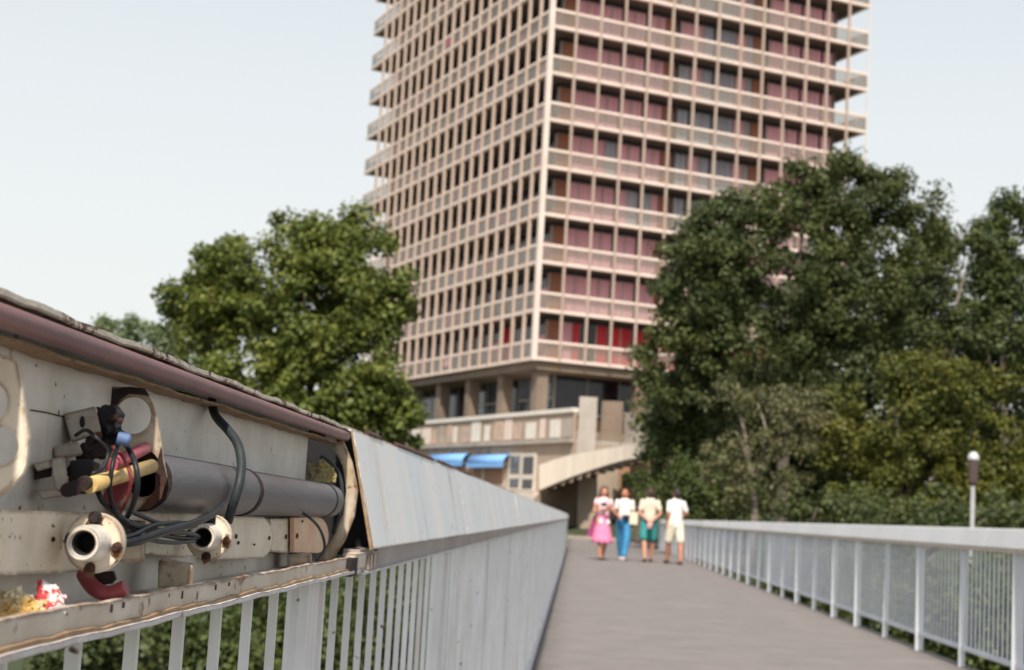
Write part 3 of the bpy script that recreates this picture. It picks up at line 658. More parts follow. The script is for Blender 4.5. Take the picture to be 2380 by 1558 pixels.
# ------------------------------------------------------------------ tower
TC = np.array([-3.075, 91.7, 0.0]); ANG = math.atan2(.456, .89)
TW = thing('apartment_tower', 'tall high-rise with pale balcony grid and pink curtains', 'tower', TC)
TW.rotation_euler = (0, 0, ANG)
TW['_o'] = [0.0, 0.0, 0.0]
NX, NY = 14, 21; BX = 24.5 / NX; BY = 35.3 / NY; WX, WY = 24.5, 35.3; ZB, FH, NF = 10.47, 3.0, 13
RC = 1.5
def tb(mb, name, m_, parent=TW): return mb.build(name, m_, parent)
tb(MB().box((RC + .1, RC + .1, ZB), (WX - RC - .1, WY - RC - .1, ZB + NF * FH)), 'wall', 'bodywall')
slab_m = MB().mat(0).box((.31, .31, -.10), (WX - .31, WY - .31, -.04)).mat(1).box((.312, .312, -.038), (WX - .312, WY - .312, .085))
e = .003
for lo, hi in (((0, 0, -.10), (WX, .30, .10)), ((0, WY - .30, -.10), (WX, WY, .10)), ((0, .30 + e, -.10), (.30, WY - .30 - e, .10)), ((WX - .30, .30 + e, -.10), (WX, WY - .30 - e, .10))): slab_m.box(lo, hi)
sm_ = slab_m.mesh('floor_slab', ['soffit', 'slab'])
hr = MB()
for lo, hi in (((0.02, .02, 0), (WX - .02, .14, .17)), ((.02, WY - .14, 0), (WX - .02, WY - .02, .17)), ((.02, .14 + e, 0), (.14, WY - .14 - e, .17)), ((WX - .14, .14 + e, 0), (WX - .02, WY - .14 - e, .17))): hr.box(lo, hi)
hm_ = hr.mesh('handrail', 'slab')
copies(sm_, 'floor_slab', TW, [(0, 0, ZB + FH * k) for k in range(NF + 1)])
copies(hm_, 'handrail', TW, [(0, 0, ZB + FH * k + 1.0) for k in range(NF)])
H = NF * FH + .3
fx = MB().box((-.052, -.10, 0), (.052, .10, H)).mesh('fin', 'fin'); fy = MB().box((-.10, -.055, 0), (.11, .055, H)).mesh('fin', 'fin')
cfin = MB().box((-.14, -.14, 0), (.16, .16, H)).mesh('corner_fin', 'slab')
copies(fx, 'fin', TW, [(BX * i, 0, ZB - .14) for i in range(1, NX)])
copies(fy, 'fin', TW, [(0, BY * i, ZB - .14) for i in range(1, NY - 1)])
copies(cfin, 'corner_fin', TW, [(0, 0, ZB - .14)])
thin = MB().box((-.03, -.03, 0), (.03, .03, H)).mesh('corner_rod', 'slab')
copies(thin, 'corner_rod', TW, [(WX - .04, .04, ZB - .14), (WX - .04, 6, ZB - .14), (WX - .04, 12, ZB - .14), (6, WY - .04, ZB - .14), (12, WY - .04, ZB - .14)])
px_m = MB().box((.08, .05, .12), (BX - .08, .065, .95)).mesh('balcony_panel', 'panel')
py_m = MB().box((.05, .08, .12), (.065, BY - .08, .95)).mesh('balcony_panel', 'panel')
stuff = MB(); n_ = 0
for k in range(NF):
    z = ZB + FH * k
    for i in range(NX):
        if k < 9: copies(px_m, 'balcony_panel', TW, [(BX * i, 0, z)]); n_ += 1
        else: stuff.box((BX * i + .08, .05, z + .12), (BX * (i + 1) - .08, .065, z + .95))
    for i in range(NY):
        if n_ < 300 and k < 9 and i < 19: copies(py_m, 'balcony_panel', TW, [(0, BY * i, z)]); n_ += 1
        else: stuff.box((.05, BY * i + .08, z + .12), (.065, BY * (i + 1) - .08, z + .95))
    stuff.box((WX - .065, .1, z + .12), (WX - .05, WY - .1, z + .95)); stuff.box((.1, WY - .065, z + .12), (WX - .1, WY - .05, z + .95))
o = tb(stuff, 'far_panels', 'panel'); o['kind'] = 'stuff'
# windows: frame, curtain or glass, dark head; built once per kind
def window_mesh(kind, w, left=False):
    mb = MB(); mats = ['frame', 'lintel', 'darkglass', 'pink_curtain', 'grey_curtain', 'red_curtain', 'wood']
    idx = {'frame': 0, 'lintel': 1, 'dark': 2, 'pink': 3, 'grey': 4, 'red': 5, 'wood': 6}
    g = .04; z0, z1 = .13, FH - .13
    def B(m_, x0, x1, d0, d1, a, b):
        mb.mat(idx[m_]); mb.box((x0, d0, a), (x1, d1, b))
    def folds(m_, x0, x1, a, b):
        mb.mat(idx[m_]); n = max(4, int((x1 - x0) / .11)); o = len(mb.v)
        for i in range(n + 1):
            x = x0 + (x1 - x0) * i / n; d = .03 + (.035 if i % 2 else -.01)
            mb.v += [(x, d, a), (x, d, b)]
        for i in range(n): mb.face((o + 2 * i, o + 2 * i + 2, o + 2 * i + 3, o + 2 * i + 1))
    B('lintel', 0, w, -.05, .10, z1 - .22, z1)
    B('frame', 0, g, -.02, .08, z0, z1 - .222); B('frame', w - g, w, -.02, .08, z0, z1 - .222)
    zt = z1 - .225; a, b = g + .003, w - g - .003
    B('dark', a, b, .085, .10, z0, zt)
    mid = (a + b) / 2
    if kind in ('pink', 'grey', 'red'):
        folds(kind, a, b, z0 + .03, zt - .02)
    elif kind in ('pink_split', 'grey_split', 'red_split'):
        c = kind.split('_')[0]; folds(c, a, mid - .10, z0 + .03, zt - .02); folds(c, mid + .10, b, z0 + .03, zt - .02)
    elif kind == 'wood_pink': B('wood', a, a + .95, .0, .06, z0, zt); folds('pink', a + 1.0, b, z0 + .03, zt - .02)
    elif kind == 'pink_wood': folds('pink', a, a + .5, z0 + .03, zt - .02); B('wood', a + .55, b - .3, .0, .06, z0, zt)
    elif kind == 'grey_wood': folds('grey', a, a + .35, z0 + .03, zt - .02); B('wood', a + .4, b - .25, .0, .06, z0, zt)
    elif kind == 'grey_pink': folds('grey', a, mid - .05, z0 + .03, zt - .02); folds('pink', mid, b, z0 + .03, zt - .02)
    elif kind == 'half': folds('grey', a, b, z0 + .03, zt - 1.05)
    elif kind == 'halfpink': folds('pink', a, b, z0 + .03, zt - .9)
    elif kind == 'redopen': folds('red', a, a + .5, z0 + .03, zt - .02)
    if left: mb.v = [(d, x, z) for x, d, z in mb.v]
    return mb.mesh('window', mats)
pattern = ['wood_pink', 'pink', 'pink_split', 'pink_split', 'pink_wood', 'grey_pink', 'grey_split', 'grey_pink', 'grey_wood', 'pink', 'pink_split', 'pink_split']
KR = {k: window_mesh(k, BX) for k in set(pattern) | {'wood_pink', 'red', 'red_split', 'redopen', 'grey', 'pink', 'grey_split'}}
KL = {k: window_mesh(k, BY, True) for k in ('dark', 'half', 'halfpink', 'pink_split', 'grey_split', 'red_split')}
wr = random.Random(3); kinds_l = ['dark', 'halfpink', 'dark', 'half', 'halfpink', 'dark', 'half', 'halfpink']
for k in range(NF):
    z = ZB + FH * k
    for i in range(12):
        kd = pattern[i]
        if k == 0: kd = ['wood_pink', 'redopen', 'red_split', 'red_split', 'red', 'red_split', 'grey_split', 'red', 'grey_wood', 'red', 'red_split', 'red'][i]
        elif wr.random() < .12 and i > 0: kd = wr.choice(['grey_pink', 'pink', 'grey_split'])
        copies(KR[kd], 'window', TW, [(RC + .25 + BX * (i - .14) , RC, z)])
    for i in range(18):
        kd = kinds_l[(i + (k % 2 if k > 6 else 0)) % 8]
        if k < 3: kd = wr.choice(['half', 'halfpink', 'halfpink', 'dark', 'half'])
        if k == 0 and i == 3: kd = 'red_split'
        copies(KL[kd], 'window', TW, [(RC, RC + .2 + BY * i, z)])
# a few things hung over balconies are cloths of their own colour
for i, k, face_ in ((8, 0, 'L'), (10, 8, 'L')):
    MB().box((.02, BY * i + .35, ZB + FH * k + .40), (.045, BY * i + 1.25, ZB + FH * k + .86)).build('hung_cloth', 'pink' if k else 'paper_red', TW)
tb(MB().box((3.01, .5, -1), (WX - .5, WY - .5, 6.28)), 'base_block', 'concrete_dark')
# ground floor under the tower
gf0 = 6.3
for i, (x, y) in enumerate([(1.0, 1.0), (1.0, 6.2), (1.0, 11.6), (1.0, 17.0), (1.0, 22.4), (8.0, 1.0), (15, 1.0), (22, 1.0)]):
    tb(MB().box((x - .38, y - .38, gf0), (x + .38, y + .38, ZB - .17)), 'column', 'concrete_dark')
tb(MB().box((.3, .3, ZB - .62), (WX - .3, WY - .3, ZB - .165)), 'soffit', 'concrete_dark')
tb(MB().box((3.2, 3.2, gf0), (WX - 3, WY - 3, ZB - .63)), 'ground_floor_wall', 'bodywall')
pane_y = MB().mat(0).box((0, .05, 0), (.03, 1.72, 3.5)).mat(1).box((-.03, 0, 0), (.05, .05, 3.5)).box((-.028, .053, 2.05), (.05, 1.72, 2.15)).mesh('shop_window', ['greyglass', 'frame'])
pane_d = MB().mat(0).box((0, .05, 0), (.03, 1.72, 3.5)).mat(1).box((-.03, 0, 0), (.05, .05, 3.5)).mesh('shop_window', ['darkglass', 'frame'])
for i in range(14): copies(pane_y if i in (0, 1, 2, 5, 6) else pane_d, 'shop_window', TW, [(2.9, 2.9 + 1.74 * i, gf0)])
pane_x = MB().mat(0).box((.05, 0, .9), (2.3, .03, 3.5)).mat(1).box((0, -.03, 0), (.05, .05, 3.5)).box((.053, -.028, 1.1), (2.3, .05, 1.25)).mat(2).box((.053, -.02, 0), (2.3, .045, .897)).mesh('shop_window', ['darkglass', 'frame', 'brick'])
for i in range(8): copies(pane_x, 'shop_window', TW, [(2.95 + 2.32 * i, 2.9, gf0)])

# ------------------------------------------------------------------ podium terrace in front of the tower (same axes)
PD = thing('podium', 'low concrete podium with white coping, doors and awnings below the tower', 'podium', TC); PD.rotation_euler = (0, 0, ANG); PD['_o'] = [0.0, 0.0, 0.0]
ca, sa = math.cos(ANG), math.sin(ANG)
def loc_of(p): d = np.array(p) - TC; return np.array([d[0] * ca + d[1] * sa, -d[0] * sa + d[1] * ca, d[2]])
PXL = -4.5                        # plane of the terrace wall
def on_wall(x, y, xl=PXL):        # sight line to that plane, in local axes
    d = ray(x, y); dl = np.array([d[0] * ca + d[1] * sa, -d[0] * sa + d[1] * ca, d[2]]); el = loc_of(EYE)
    return el + dl * ((xl - el[0]) / dl[0])
w0 = on_wall(1338, 950); w1 = on_wall(985, 985)
yA, yB = w0[1], w1[1] + 3
zc = on_wall(1200, 962)[2]
tz = zc - .18
PD_parts = []
MB().box((PXL, yA, -1), (3, yB, tz - 1.55)).build('wall', 'concrete', PD)
MB().box((PXL - .25, yA, tz - 1.54), (3, yB, tz - 1.36)).build('terrace_slab', 'concrete_grey', PD)
MB().box((PXL - .05, yA, tz - 1.357), (PXL + .10, yB, tz)).build('terrace_parapet', 'concrete', PD)
MB().box((PXL - .16, yA, tz + .003), (PXL + .18, yB, tz + .22)).build('coping', 'white', PD)
pr = random.Random(9); y = yA + .3
while y < yB - 1:
    w = pr.uniform(.5, 1.5); hgt = pr.uniform(.8, 1.2)
    MB().box((PXL - .08, y, tz - 1.25), (PXL - .053, y + w, tz - 1.25 + hgt)).build('poster', pr.choice(['poster', 'concrete_grey', 'poster', 'white', 'slab']), PD); y += w + pr.uniform(.15, .7)
for (x, y) in ((1003, 1048), (1050, 1044), (1112, 1045), (1137, 1045)):
    p = on_wall(x, y); MB().box((PXL - .012, p[1] - .28, p[2] - .42), (PXL - .003, p[1] + .28, p[2] + .42)).build('small_window', 'darkglass', PD)
# doors
for (xa, xb, ya, yb, gl) in ((1186, 1212, 1052, 1140, 'greyglass'), (1215, 1244, 1054, 1142, 'darkglass')):
    p = on_wall(xa, ya); q = on_wall(xb, yb); y0_, y1_ = sorted((p[1], q[1])); z0_, z1_ = q[2], p[2]
    d_ = MB().box((PXL - .06, y0_, z0_), (PXL - .003, y1_, z1_)).build('door', 'shopframe', PD)
    g_ = .16 * (y1_ - y0_)
    MB().box((PXL - .085, y0_ + g_, z0_ + .9), (PXL - .063, y1_ - g_, z1_ - .2)).build('pane', gl, d_)
    MB().box((PXL - .085, y0_ + g_, z0_ + .12), (PXL - .063, y1_ - g_, z0_ + .62)).build('pane', gl, d_)
p = on_wall(1230, 1145); MB().box((PXL - 1.1, p[1] - 3, p[2] - .5), (PXL - .004, p[1] + 4, p[2])).build('door_step', 'stairwall', PD)
# windows under the awnings
for (xa, xb) in ((1012, 1055), (1062, 1098), (1100, 1122), (1126, 1172)):
    p = on_wall(xa, 1085); q = on_wall(xb, 1132); y0_, y1_ = sorted((p[1], q[1]))
    f_ = MB().box((PXL - .05, y0_, q[2]), (PXL - .003, y1_, p[2])).build('window', 'shopframe', PD)
    MB().box((PXL - .07, y0_ + .12, q[2] + .12), (PXL - .053, y1_ - .12, p[2] - .1)).build('pane', 'brick', f_)
for lab, xa, xb, ya, yb in (('blue awning on the left over the podium windows', 1000, 1083, 1056, 1083), ('blue awning nearest the podium doors', 1094, 1178, 1058, 1086)):
    A = thing('awning', lab, 'awning', TC, 'blue awnings on the podium wall'); A.rotation_euler = (0, 0, ANG); A['_o'] = [0.0, 0.0, 0.0]
    p = on_wall(xa, ya, PXL - .25); q = on_wall(xb, yb, PXL - .25); y0_, y1_ = q[1], p[1]; z1_, z0_ = p[2], q[2] + .22
    mb = MB(); n = 6; o = 0
    pr_ = [(PXL - .05 - .45 * math.sin(t) , z0_ + (z1_ - z0_) * math.cos(t)) for t in np.linspace(0, math.pi / 2, n)]
    for x_, z_ in pr_: mb.v += [(x_, y0_, z_), (x_, y1_, z_)]
    for i in range(n - 1): mb.face((2 * i, 2 * i + 1, 2 * i + 3, 2 * i + 2), True)
    o_ = mb.build('canopy', 'blueawning', A); o_.modifiers.new('t', 'SOLIDIFY').thickness = .03
    MB().box((PXL - .51, y0_, z0_ - .24), (PXL - .49, y1_, z0_)).build('valance', 'blueawning', A)
    for yy in (y0_ + .1, y1_ - .1): MB().tube([(PXL - .03, yy, z0_ - .1), (PXL - .47, yy, z0_ - .02)], .02, 6).build('arm', 'frame', A)

# ------------------------------------------------------------------ outside stair with curved parapet, and its towers
ST = thing('outside_stair', 'curved concrete stair with pale parapet and stepped underside', 'stair', Q(1400, 1250, 72))
def parapet(pts, name, m_, thick=.22):
    """pts: (x, ytop, ybottom, distance)"""
    mb = MB(); top = [Q(x, a, Y) for x, a, b, Y in pts]; bot = [Q(x, b, Y) for x, a, b, Y in pts]; n = len(pts)
    for t, b in zip(top, bot): mb.v += [tuple(t), tuple(b), (t[0] + .04, t[1] + thick, t[2]), (b[0] + .04, b[1] + thick, b[2])]
    for i in range(n - 1):
        k = 4 * i; mb.face((k, k + 1, k + 5, k + 4)); mb.face((k + 2, k + 6, k + 7, k + 3)); mb.face((k, k + 4, k + 6, k + 2)); mb.face((k + 1, k + 3, k + 7, k + 5))
    mb.face((0, 2, 3, 1)); k = 4 * (n - 1); mb.face((k, k + 1, k + 3, k + 2)); return mb.build(name, m_, ST)
parapet([(1253, 1082, 1140, 70.0), (1262, 1078, 1136, 70.05), (1290, 1068, 1124, 70.3), (1330, 1057, 1108, 70.8), (1370, 1050, 1094, 71.4), (1410, 1043, 1081, 72.0), (1450, 1036, 1070, 72.8), (1485, 1030, 1064, 73.8), (1507, 1032, 1061, 75.0), (1517, 1040, 1058, 76.6)], 'parapet', 'stairwall')
parapet([(1450, 958, 1034, 78.5), (1470, 962, 1032, 78.0), (1492, 985, 1031, 77.4), (1510, 1012, 1034, 77.0)], 'upper_parapet', 'concrete_grey')
# treads seen from below, drawn out deep to shade the wall behind
ns = 13
for i in range(ns):
    t = i / (ns - 1); x = 1262 + (1500 - 1262) * t; yb = 1138 + (1064 - 1138) * t ** .85; Y = 70.35 + 4.2 * t ** 1.5
    c = Q(x, yb, Y); w = .42
    MB().box((c[0] - w / 2, c[1], c[2] - .12), (c[0] + w / 2, c[1] + 3.4, c[2] + .16)).build('tread', 'concrete_dark', ST)
# supports
def slabQ(name, m_, pts, Y, t, parent=ST):
    mb = MB(); mb.plate([Q(x, y, Y) for x, y in pts], [], (0, t, 0)); return mb.build(name, m_, parent)
slabQ('support_wall', 'concrete_dark', [(1318, 1118), (1342, 1100), (1388, 1090), (1388, 1268), (1300, 1268)], 73.7, .5)
slabQ('support_pillar', 'concrete', [(1344, 1112), (1386, 1110), (1386, 1268), (1340, 1268)], 73.2, .28)
slabQ('sloped_soffit', 'concrete_dark', [(1240, 1160), (1256, 1142), (1345, 1108), (1338, 1150), (1322, 1200), (1316, 1240), (1240, 1240)], 73.9, 1.2)
slabQ('back_wall', 'brick', [(1438, 1080), (1535, 1052), (1560, 1080), (1560, 1215), (1440, 1215)], 77.5, .4)
for (x0_, x1_, ya, yb, Y, m_) in ((1339, 1389, 924, 1060, 76.2, 'concrete_grey'), (1393, 1449, 934, 1045, 77.6, 'concrete_dark')):
    p = Q(x0_, yb + 30, Y); q = Q(x1_, ya, Y)
    T = tag(MB().box((p[0], p[1], -.6), (q[0], q[1] + 2.2, q[2])).build('stair_tower', m_), 'left pale concrete stair shaft beside the terrace coping' if x0_ < 1350 else 'right darker concrete stair shaft beside the trees', 'stair shaft', 'concrete shafts at the head of the stair')
# cut a slot in the tops so that they read as shafts
struct(MB().box((-30, 69.1, -.6), (Q(1258, 1160, 70)[0], 84, 1.55)).build('raised_pavement', 'kerb'))
struct(MB().box((-1.2, 79.5, -1), (6.5, 90, 4.6)).build('embankment', 'concrete_dark'))

# ------------------------------------------------------------------ park lamps beyond the right railing
def park_lamp(label, x, ytop, Y, k, zb):
    p = Q(x, ytop, Y); T = thing('park_lamp', label, 'lamp', (p[0], p[1], zb), 'park lamps beyond the right railing')
    MB().tube([(p[0], p[1], zb), (p[0], p[1], p[2] - .62 * k)], .045 * k, 12).build('pole', 'galv', T)
    MB().lathe((p[0], p[1], p[2] - .64 * k), (0, 0, 1), [(0, .001), (0, .075 * k), (.03, .09 * k), (.48 * k, .10 * k), (.48 * k, .001)], 20).build('lantern', 'lampbody', T)
    MB().lathe((p[0], p[1], p[2] - .16 * k), (0, 0, 1), [(0, .001), (0, .11 * k), (.05 * k, .112 * k), (.10 * k, .09 * k), (.15 * k, .05 * k), (.16 * k, .001)], 20).build('dome', 'lampglobe', T)
park_lamp('park lamp with white dome and dark lantern above the right railing', 2263, 1050, 30, 1.0, -5)
park_lamp('park lamp cut off by the right edge of the picture', 2384, 1158, 42, 1.0, -5)

# ------------------------------------------------------------------ trees
LEAFN = []
def leaves(centres, radii, per, size, nrm_up=.35, rng=RNG, squash=.8):
    """leaf-sized rhombs gathered in clumps; returns verts, faces"""
    n = len(centres) * per
    c = np.repeat(centres, per, axis=0); r = np.repeat(radii, per)[:, None]
    d = rng.normal(size=(n, 3)); d /= np.linalg.norm(d, axis=1)[:, None]
    rad = rng.random(n)[:, None] ** .45
    p = c + d * r * rad * np.array([1, 1, squash])
    nr = d * .7 + rng.normal(size=(n, 3)) * .55 + np.array([0, 0, nrm_up]); nr /= np.linalg.norm(nr, axis=1)[:, None]
    t = rng.normal(size=(n, 3)) + np.array([0, 0, -.35]); t -= nr * (t * nr).sum(1)[:, None]; t /= np.linalg.norm(t, axis=1)[:, None] + 1e-9
    b = np.cross(nr, t); s_ = size * rng.uniform(.65, 1.35, n)[:, None]
    v = np.empty((n, 4, 3)); v[:, 0] = p - t * s_ * .5; v[:, 1] = p + b * s_ * .33 + nr * s_ * .07; v[:, 2] = p + t * s_ * .5; v[:, 3] = p - b * s_ * .33 + nr * s_ * .07
    return v.reshape(-1, 3)
def leaf_object(name, V, m_, parent):
    n = len(V) // 4; me = bpy.data.meshes.new(name); l = np.array(parent['_o'])
    me.vertices.add(len(V)); me.vertices.foreach_set('co', (V - l).astype(np.float32).ravel())
    me.loops.add(n * 4); me.loops.foreach_set('vertex_index', np.arange(n * 4, dtype=np.int32))
    me.polygons.add(n); me.polygons.foreach_set('loop_start', np.arange(0, n * 4, 4, dtype=np.int32))
    me.polygons.foreach_set('loop_total', np.full(n, 4, dtype=np.int32))
    me.materials.append(MT[m_]); me.update(calc_edges=True)
    o = bpy.data.objects.new(name, me); COL.objects.link(o); o.parent = parent; return o
def tree(label, lobes, Y, zb, m_, size, dens, group, name='tree', trunk=None, bark='bark', clump=.55, per=26, depth=.75, seed=1, holes=.0, up=.35, cat='tree', trunk_r=.22):
    """lobes: (x, y, rx, ry, dY) in picture units at distance Y + dY; clumps sit in the outer shell of each lobe"""
    rng = np.random.default_rng(seed); cs = []; rs = []
    LB = []
    for (x, y, rx, ry, dY) in lobes:
        c = Q(x, y, Y + dY); LB.append((c, rx * (Y + dY) / FD, ry * (Y + dY) / FD))
    for (c, a, b) in LB:
        dpt = a * depth; n = int(dens * (a * b + a * dpt + b * dpt) * 9.0)
        d = rng.normal(size=(n, 3)); d /= np.linalg.norm(d, axis=1)[:, None]
        k = rng.uniform(.62, 1.06, n)[:, None]
        # uneven outline
        w = 1 + .10 * np.sin(d[:, :1] * 7 + c[0]) + .10 * np.sin(d[:, 2:] * 9 + c[1]) + rng.normal(0, .05, (n, 1))
        p = c + d * k * w * np.array([a, dpt, b]); cs.append(p); rs.append(clump * rng.uniform(.55, 1.25, n))
    cs = np.concatenate(cs); rs = np.concatenate(rs)
    if holes:
        keep = (np.sin(cs[:, 0] * 1.7 + seed) + np.sin(cs[:, 2] * 2.1 + seed * 2) + np.sin(cs[:, 1] * 1.3)) > -1.6 * (1 - holes)
        cs, rs = cs[keep], rs[keep]
    base = trunk if trunk is not None else np.array([LB[0][0][0], LB[0][0][1], zb])
    T = thing(name, label, cat, base, group)
    leaf_object('crown', leaves(cs, rs, int(per * 3.4), size * .80, up, rng), m_, T); LEAFN.append((label[:30], len(cs) * int(per * 3.4)))
    b0 = Vector(base); tops = sorted(LB, key=lambda q: -q[0][2])
    fork = Vector(LB[0][0]) * .55 + b0 * .45; fork.x = b0.x * .6 + fork.x * .4
    mb = MB(); mb.tube(spline([b0, b0.lerp(fork, .5) + Vector((.1, .05, 0)), fork], 4), [trunk_r * (1 - .5 * i / 8) for i in range(9)], 10); mb.build('trunk', bark, T)
    for i, (c, a, b) in enumerate(LB[:7]):
        e_ = Vector(c) + Vector((0, 0, b * .35)); md = fork.lerp(e_, .5) + Vector((rng.uniform(-.3, .3), rng.uniform(-.3, .3), .1))
        mb = MB(); mb.tube(spline([fork - Vector((0, 0, .2)), md, e_], 4), [trunk_r * .45 * (1 - .85 * i_ / 8) + .008 for i_ in range(9)], 7); mb.build('limb', bark, T)
    return T
G1, G2 = 'trees beside the right railing', 'trees left of the bridge'
tree('broad chestnut tree with yellow green crown left of the tower', [(700, 720, 230, 190, 0), (560, 740, 150, 140, 1), (480, 830, 90, 150, 1), (830, 640, 110, 110, 0), (860, 780, 95, 150, 0), (680, 570, 90, 75, 1), (760, 900, 200, 140, -1), (880, 960, 90, 90, -1), (600, 930, 160, 120, -1), (440, 700, 70, 60, 1), (600, 640, 130, 95, .5), (520, 640, 90, 75, 1), (780, 560, 90, 65, .5), (910, 690, 55, 90, 0), (820, 520, 38, 36, 1), (950, 985, 50, 60, -1)],
     46, -1.5, 'leaf_left', .22, 1.15, G2, seed=3, clump=.50, per=30, holes=.25, up=.5)
tree('pale far tree peeping over the handrail at the far left', [(330, 800, 100, 60, 0), (270, 770, 50, 32, 0), (420, 860, 90, 90, 0)], 74, -1, 'leaf_pale', .26, .7, G2, seed=5, clump=.6, per=24)
tree('large dark tree with tall crown hiding the right side of the tower', [(1830, 640, 240, 190, 0), (1700, 560, 150, 110, 0), (1960, 470, 130, 100, 0), (1880, 420, 70, 50, 0), (2050, 420, 50, 60, 0), (1620, 700, 120, 140, 0), (1570, 840, 95, 120, 0), (2090, 580, 130, 120, 1), (1770, 800, 170, 130, -.5), (2000, 700, 150, 140, 0), (1960, 380, 26, 40, 0)],
     50, -1, 'leaf_dark', .20, 1.0, G1, seed=7, clump=.55, per=30, holes=.35, trunk_r=.3)
tree('dark tree with pale bare branches right of the tallest crown', [(2170, 640, 110, 130, 0), (2140, 780, 130, 130, 0), (2230, 560, 60, 80, 0), (2180, 500, 30, 50, 0), (2250, 760, 90, 120, 0), (2255, 620, 55, 80, 0)], 52, -1, 'leaf_dark', .20, .95, G1, seed=8, clump=.5, per=28, bark='bark_pale', holes=.35)
tree('tall tree at the right edge of the picture', [(2340, 560, 85, 110, 0), (2400, 650, 120, 150, 0), (2290, 590, 45, 60, 0), (2350, 760, 110, 120, 0), (2440, 500, 80, 60, 0), (2262, 690, 70, 90, 0)], 55, -1, 'leaf_mid', .21, .9, G1, seed=9, clump=.55, per=28, holes=.3)
tree('green round tree close to the stair parapet', [(1580, 950, 85, 110, 0), (1640, 900, 90, 80, 0), (1560, 1060, 60, 90, 0), (1620, 1040, 80, 110, 0)], 52, -1, 'leaf_mid', .18, 1.1, G1, seed=10, clump=.45, per=28)
tree('thin olive tree with pale trunks above the railing', [(1760, 970, 110, 90, 0), (1710, 1040, 90, 100, 0), (1830, 1030, 95, 110, 0), (1760, 1110, 110, 90, 0), (1880, 960, 45, 55, 0), (1700, 930, 55, 55, 0)], 40, -3.5, 'leaf_olive', .13, 1.0, G1, seed=11, clump=.38, per=22, bark='bark_pale', holes=.45, trunk=Q(1742, 1290, 40), trunk_r=.12)
tree('wide yellow green tree in front on the right', [(2080, 990, 140, 130, 0), (2200, 930, 130, 110, 0), (2310, 1000, 120, 150, 0), (2150, 1110, 150, 120, 0), (2020, 1120, 110, 100, 0), (2300, 1150, 130, 100, 0), (2120, 880, 60, 55, 0)], 40, -4, 'leaf_yellow', .15, 1.2, G1, seed=12, clump=.45, per=28, holes=.2)
tree('deep green shrub right behind the walkers', [(1630, 1130, 80, 70, 0), (1570, 1150, 70, 60, 0), (1700, 1180, 90, 60, 0)], 46, -2, 'leaf_mid', .14, 1.3, G1, seed=13, clump=.4, per=26, cat='shrub', name='shrub')
tree('low clipped shrub between the stair and the walkers', [(1490, 1120, 50, 22, 0), (1540, 1130, 40, 26, 0)], 66, 0, 'leaf_mid', .14, 2.0, G1, seed=14, clump=.4, per=24, cat='shrub', name='shrub')
tree('dark shrub against the right railing below the lamp', [(1900, 1195, 90, 45, 0), (1985, 1190, 70, 70, 1), (2090, 1215, 110, 60, -1), (2200, 1190, 70, 85, 1), (2270, 1225, 90, 55, -1), (2370, 1200, 80, 80, 1)], 34, -4, 'leaf_dark', .14, 1.2, G1, seed=15, clump=.42, per=26, cat='shrub', name='shrub')
# dense growth behind the first rows so that no bare ground shows
tree('dark trees massed behind the tall crowns on the right', [(1650, 1000, 170, 180, 0), (1830, 1000, 200, 200, 0), (2000, 900, 200, 200, 1), (2150, 1000, 220, 220, 0), (2380, 950, 200, 220, 0), (2260, 860, 130, 120, 1), (1800, 1120, 160, 90, 0), (1980, 1120, 160, 100, 0), (2180, 1140, 170, 90, 0), (2360, 1140, 160, 100, 0)], 58, -1, 'leaf_dark', .26, 1.2, G1, seed=16, clump=.8, per=15, depth=.5)
# greenery below the deck, seen between the balusters
for i, (x, y, Y, rx, m_, lb) in enumerate([(180, 1480, 9.5, 130, 'leaf_dark', 'shrub below the bridge at the far left gap of the railing'), (420, 1500, 11, 120, 'leaf_mid', 'green shrub seen between the balusters left of the post'),
        (640, 1480, 13, 120, 'leaf_mid', 'green shrub seen just left of the wide post'), (860, 1440, 16, 120, 'leaf_dark', 'dark shrub seen between the balusters right of the wide post'), (980, 1400, 22, 130, 'leaf_yellow', 'yellow green shrub seen through the narrowing balusters')]):
    tree(lb, [(x, y, rx, 100, 0), (x + 60, y + 80, rx, 90, 0), (x - 50, y - 60, rx * .7, 70, .6), (x + 90, y - 30, rx * .6, 70, .8)], Y, -5, m_, .055 + .004 * Y / 3, 16 if Y < 14 else 8, 'shrubs below the left side of the bridge', seed=20 + i, clump=.12 + .008 * Y, per=22, cat='shrub', name='shrub', trunk_r=.06)
for i, (x, y, Y, m_, lb) in enumerate([(1950, 1420, 24, 'leaf_dark', 'dark shrub below the right railing near its far posts'), (2120, 1480, 18, 'leaf_dark', 'dark shrub below the right railing in the middle'), (2300, 1480, 15, 'leaf_mid', 'shrub below the right railing behind the nearest posts')]):
    tree(lb, [(x, y, 160, 120, 2), (x + 110, y + 40, 120, 100, 2), (x - 100, y - 60, 110, 70, 3), (x + 80, y - 110, 110, 70, 4)], Y, -5, m_, .10, 6, 'shrubs below the right side of the bridge', seed=30 + i, clump=.26, per=22, cat='shrub', name='shrub', trunk_r=.08)

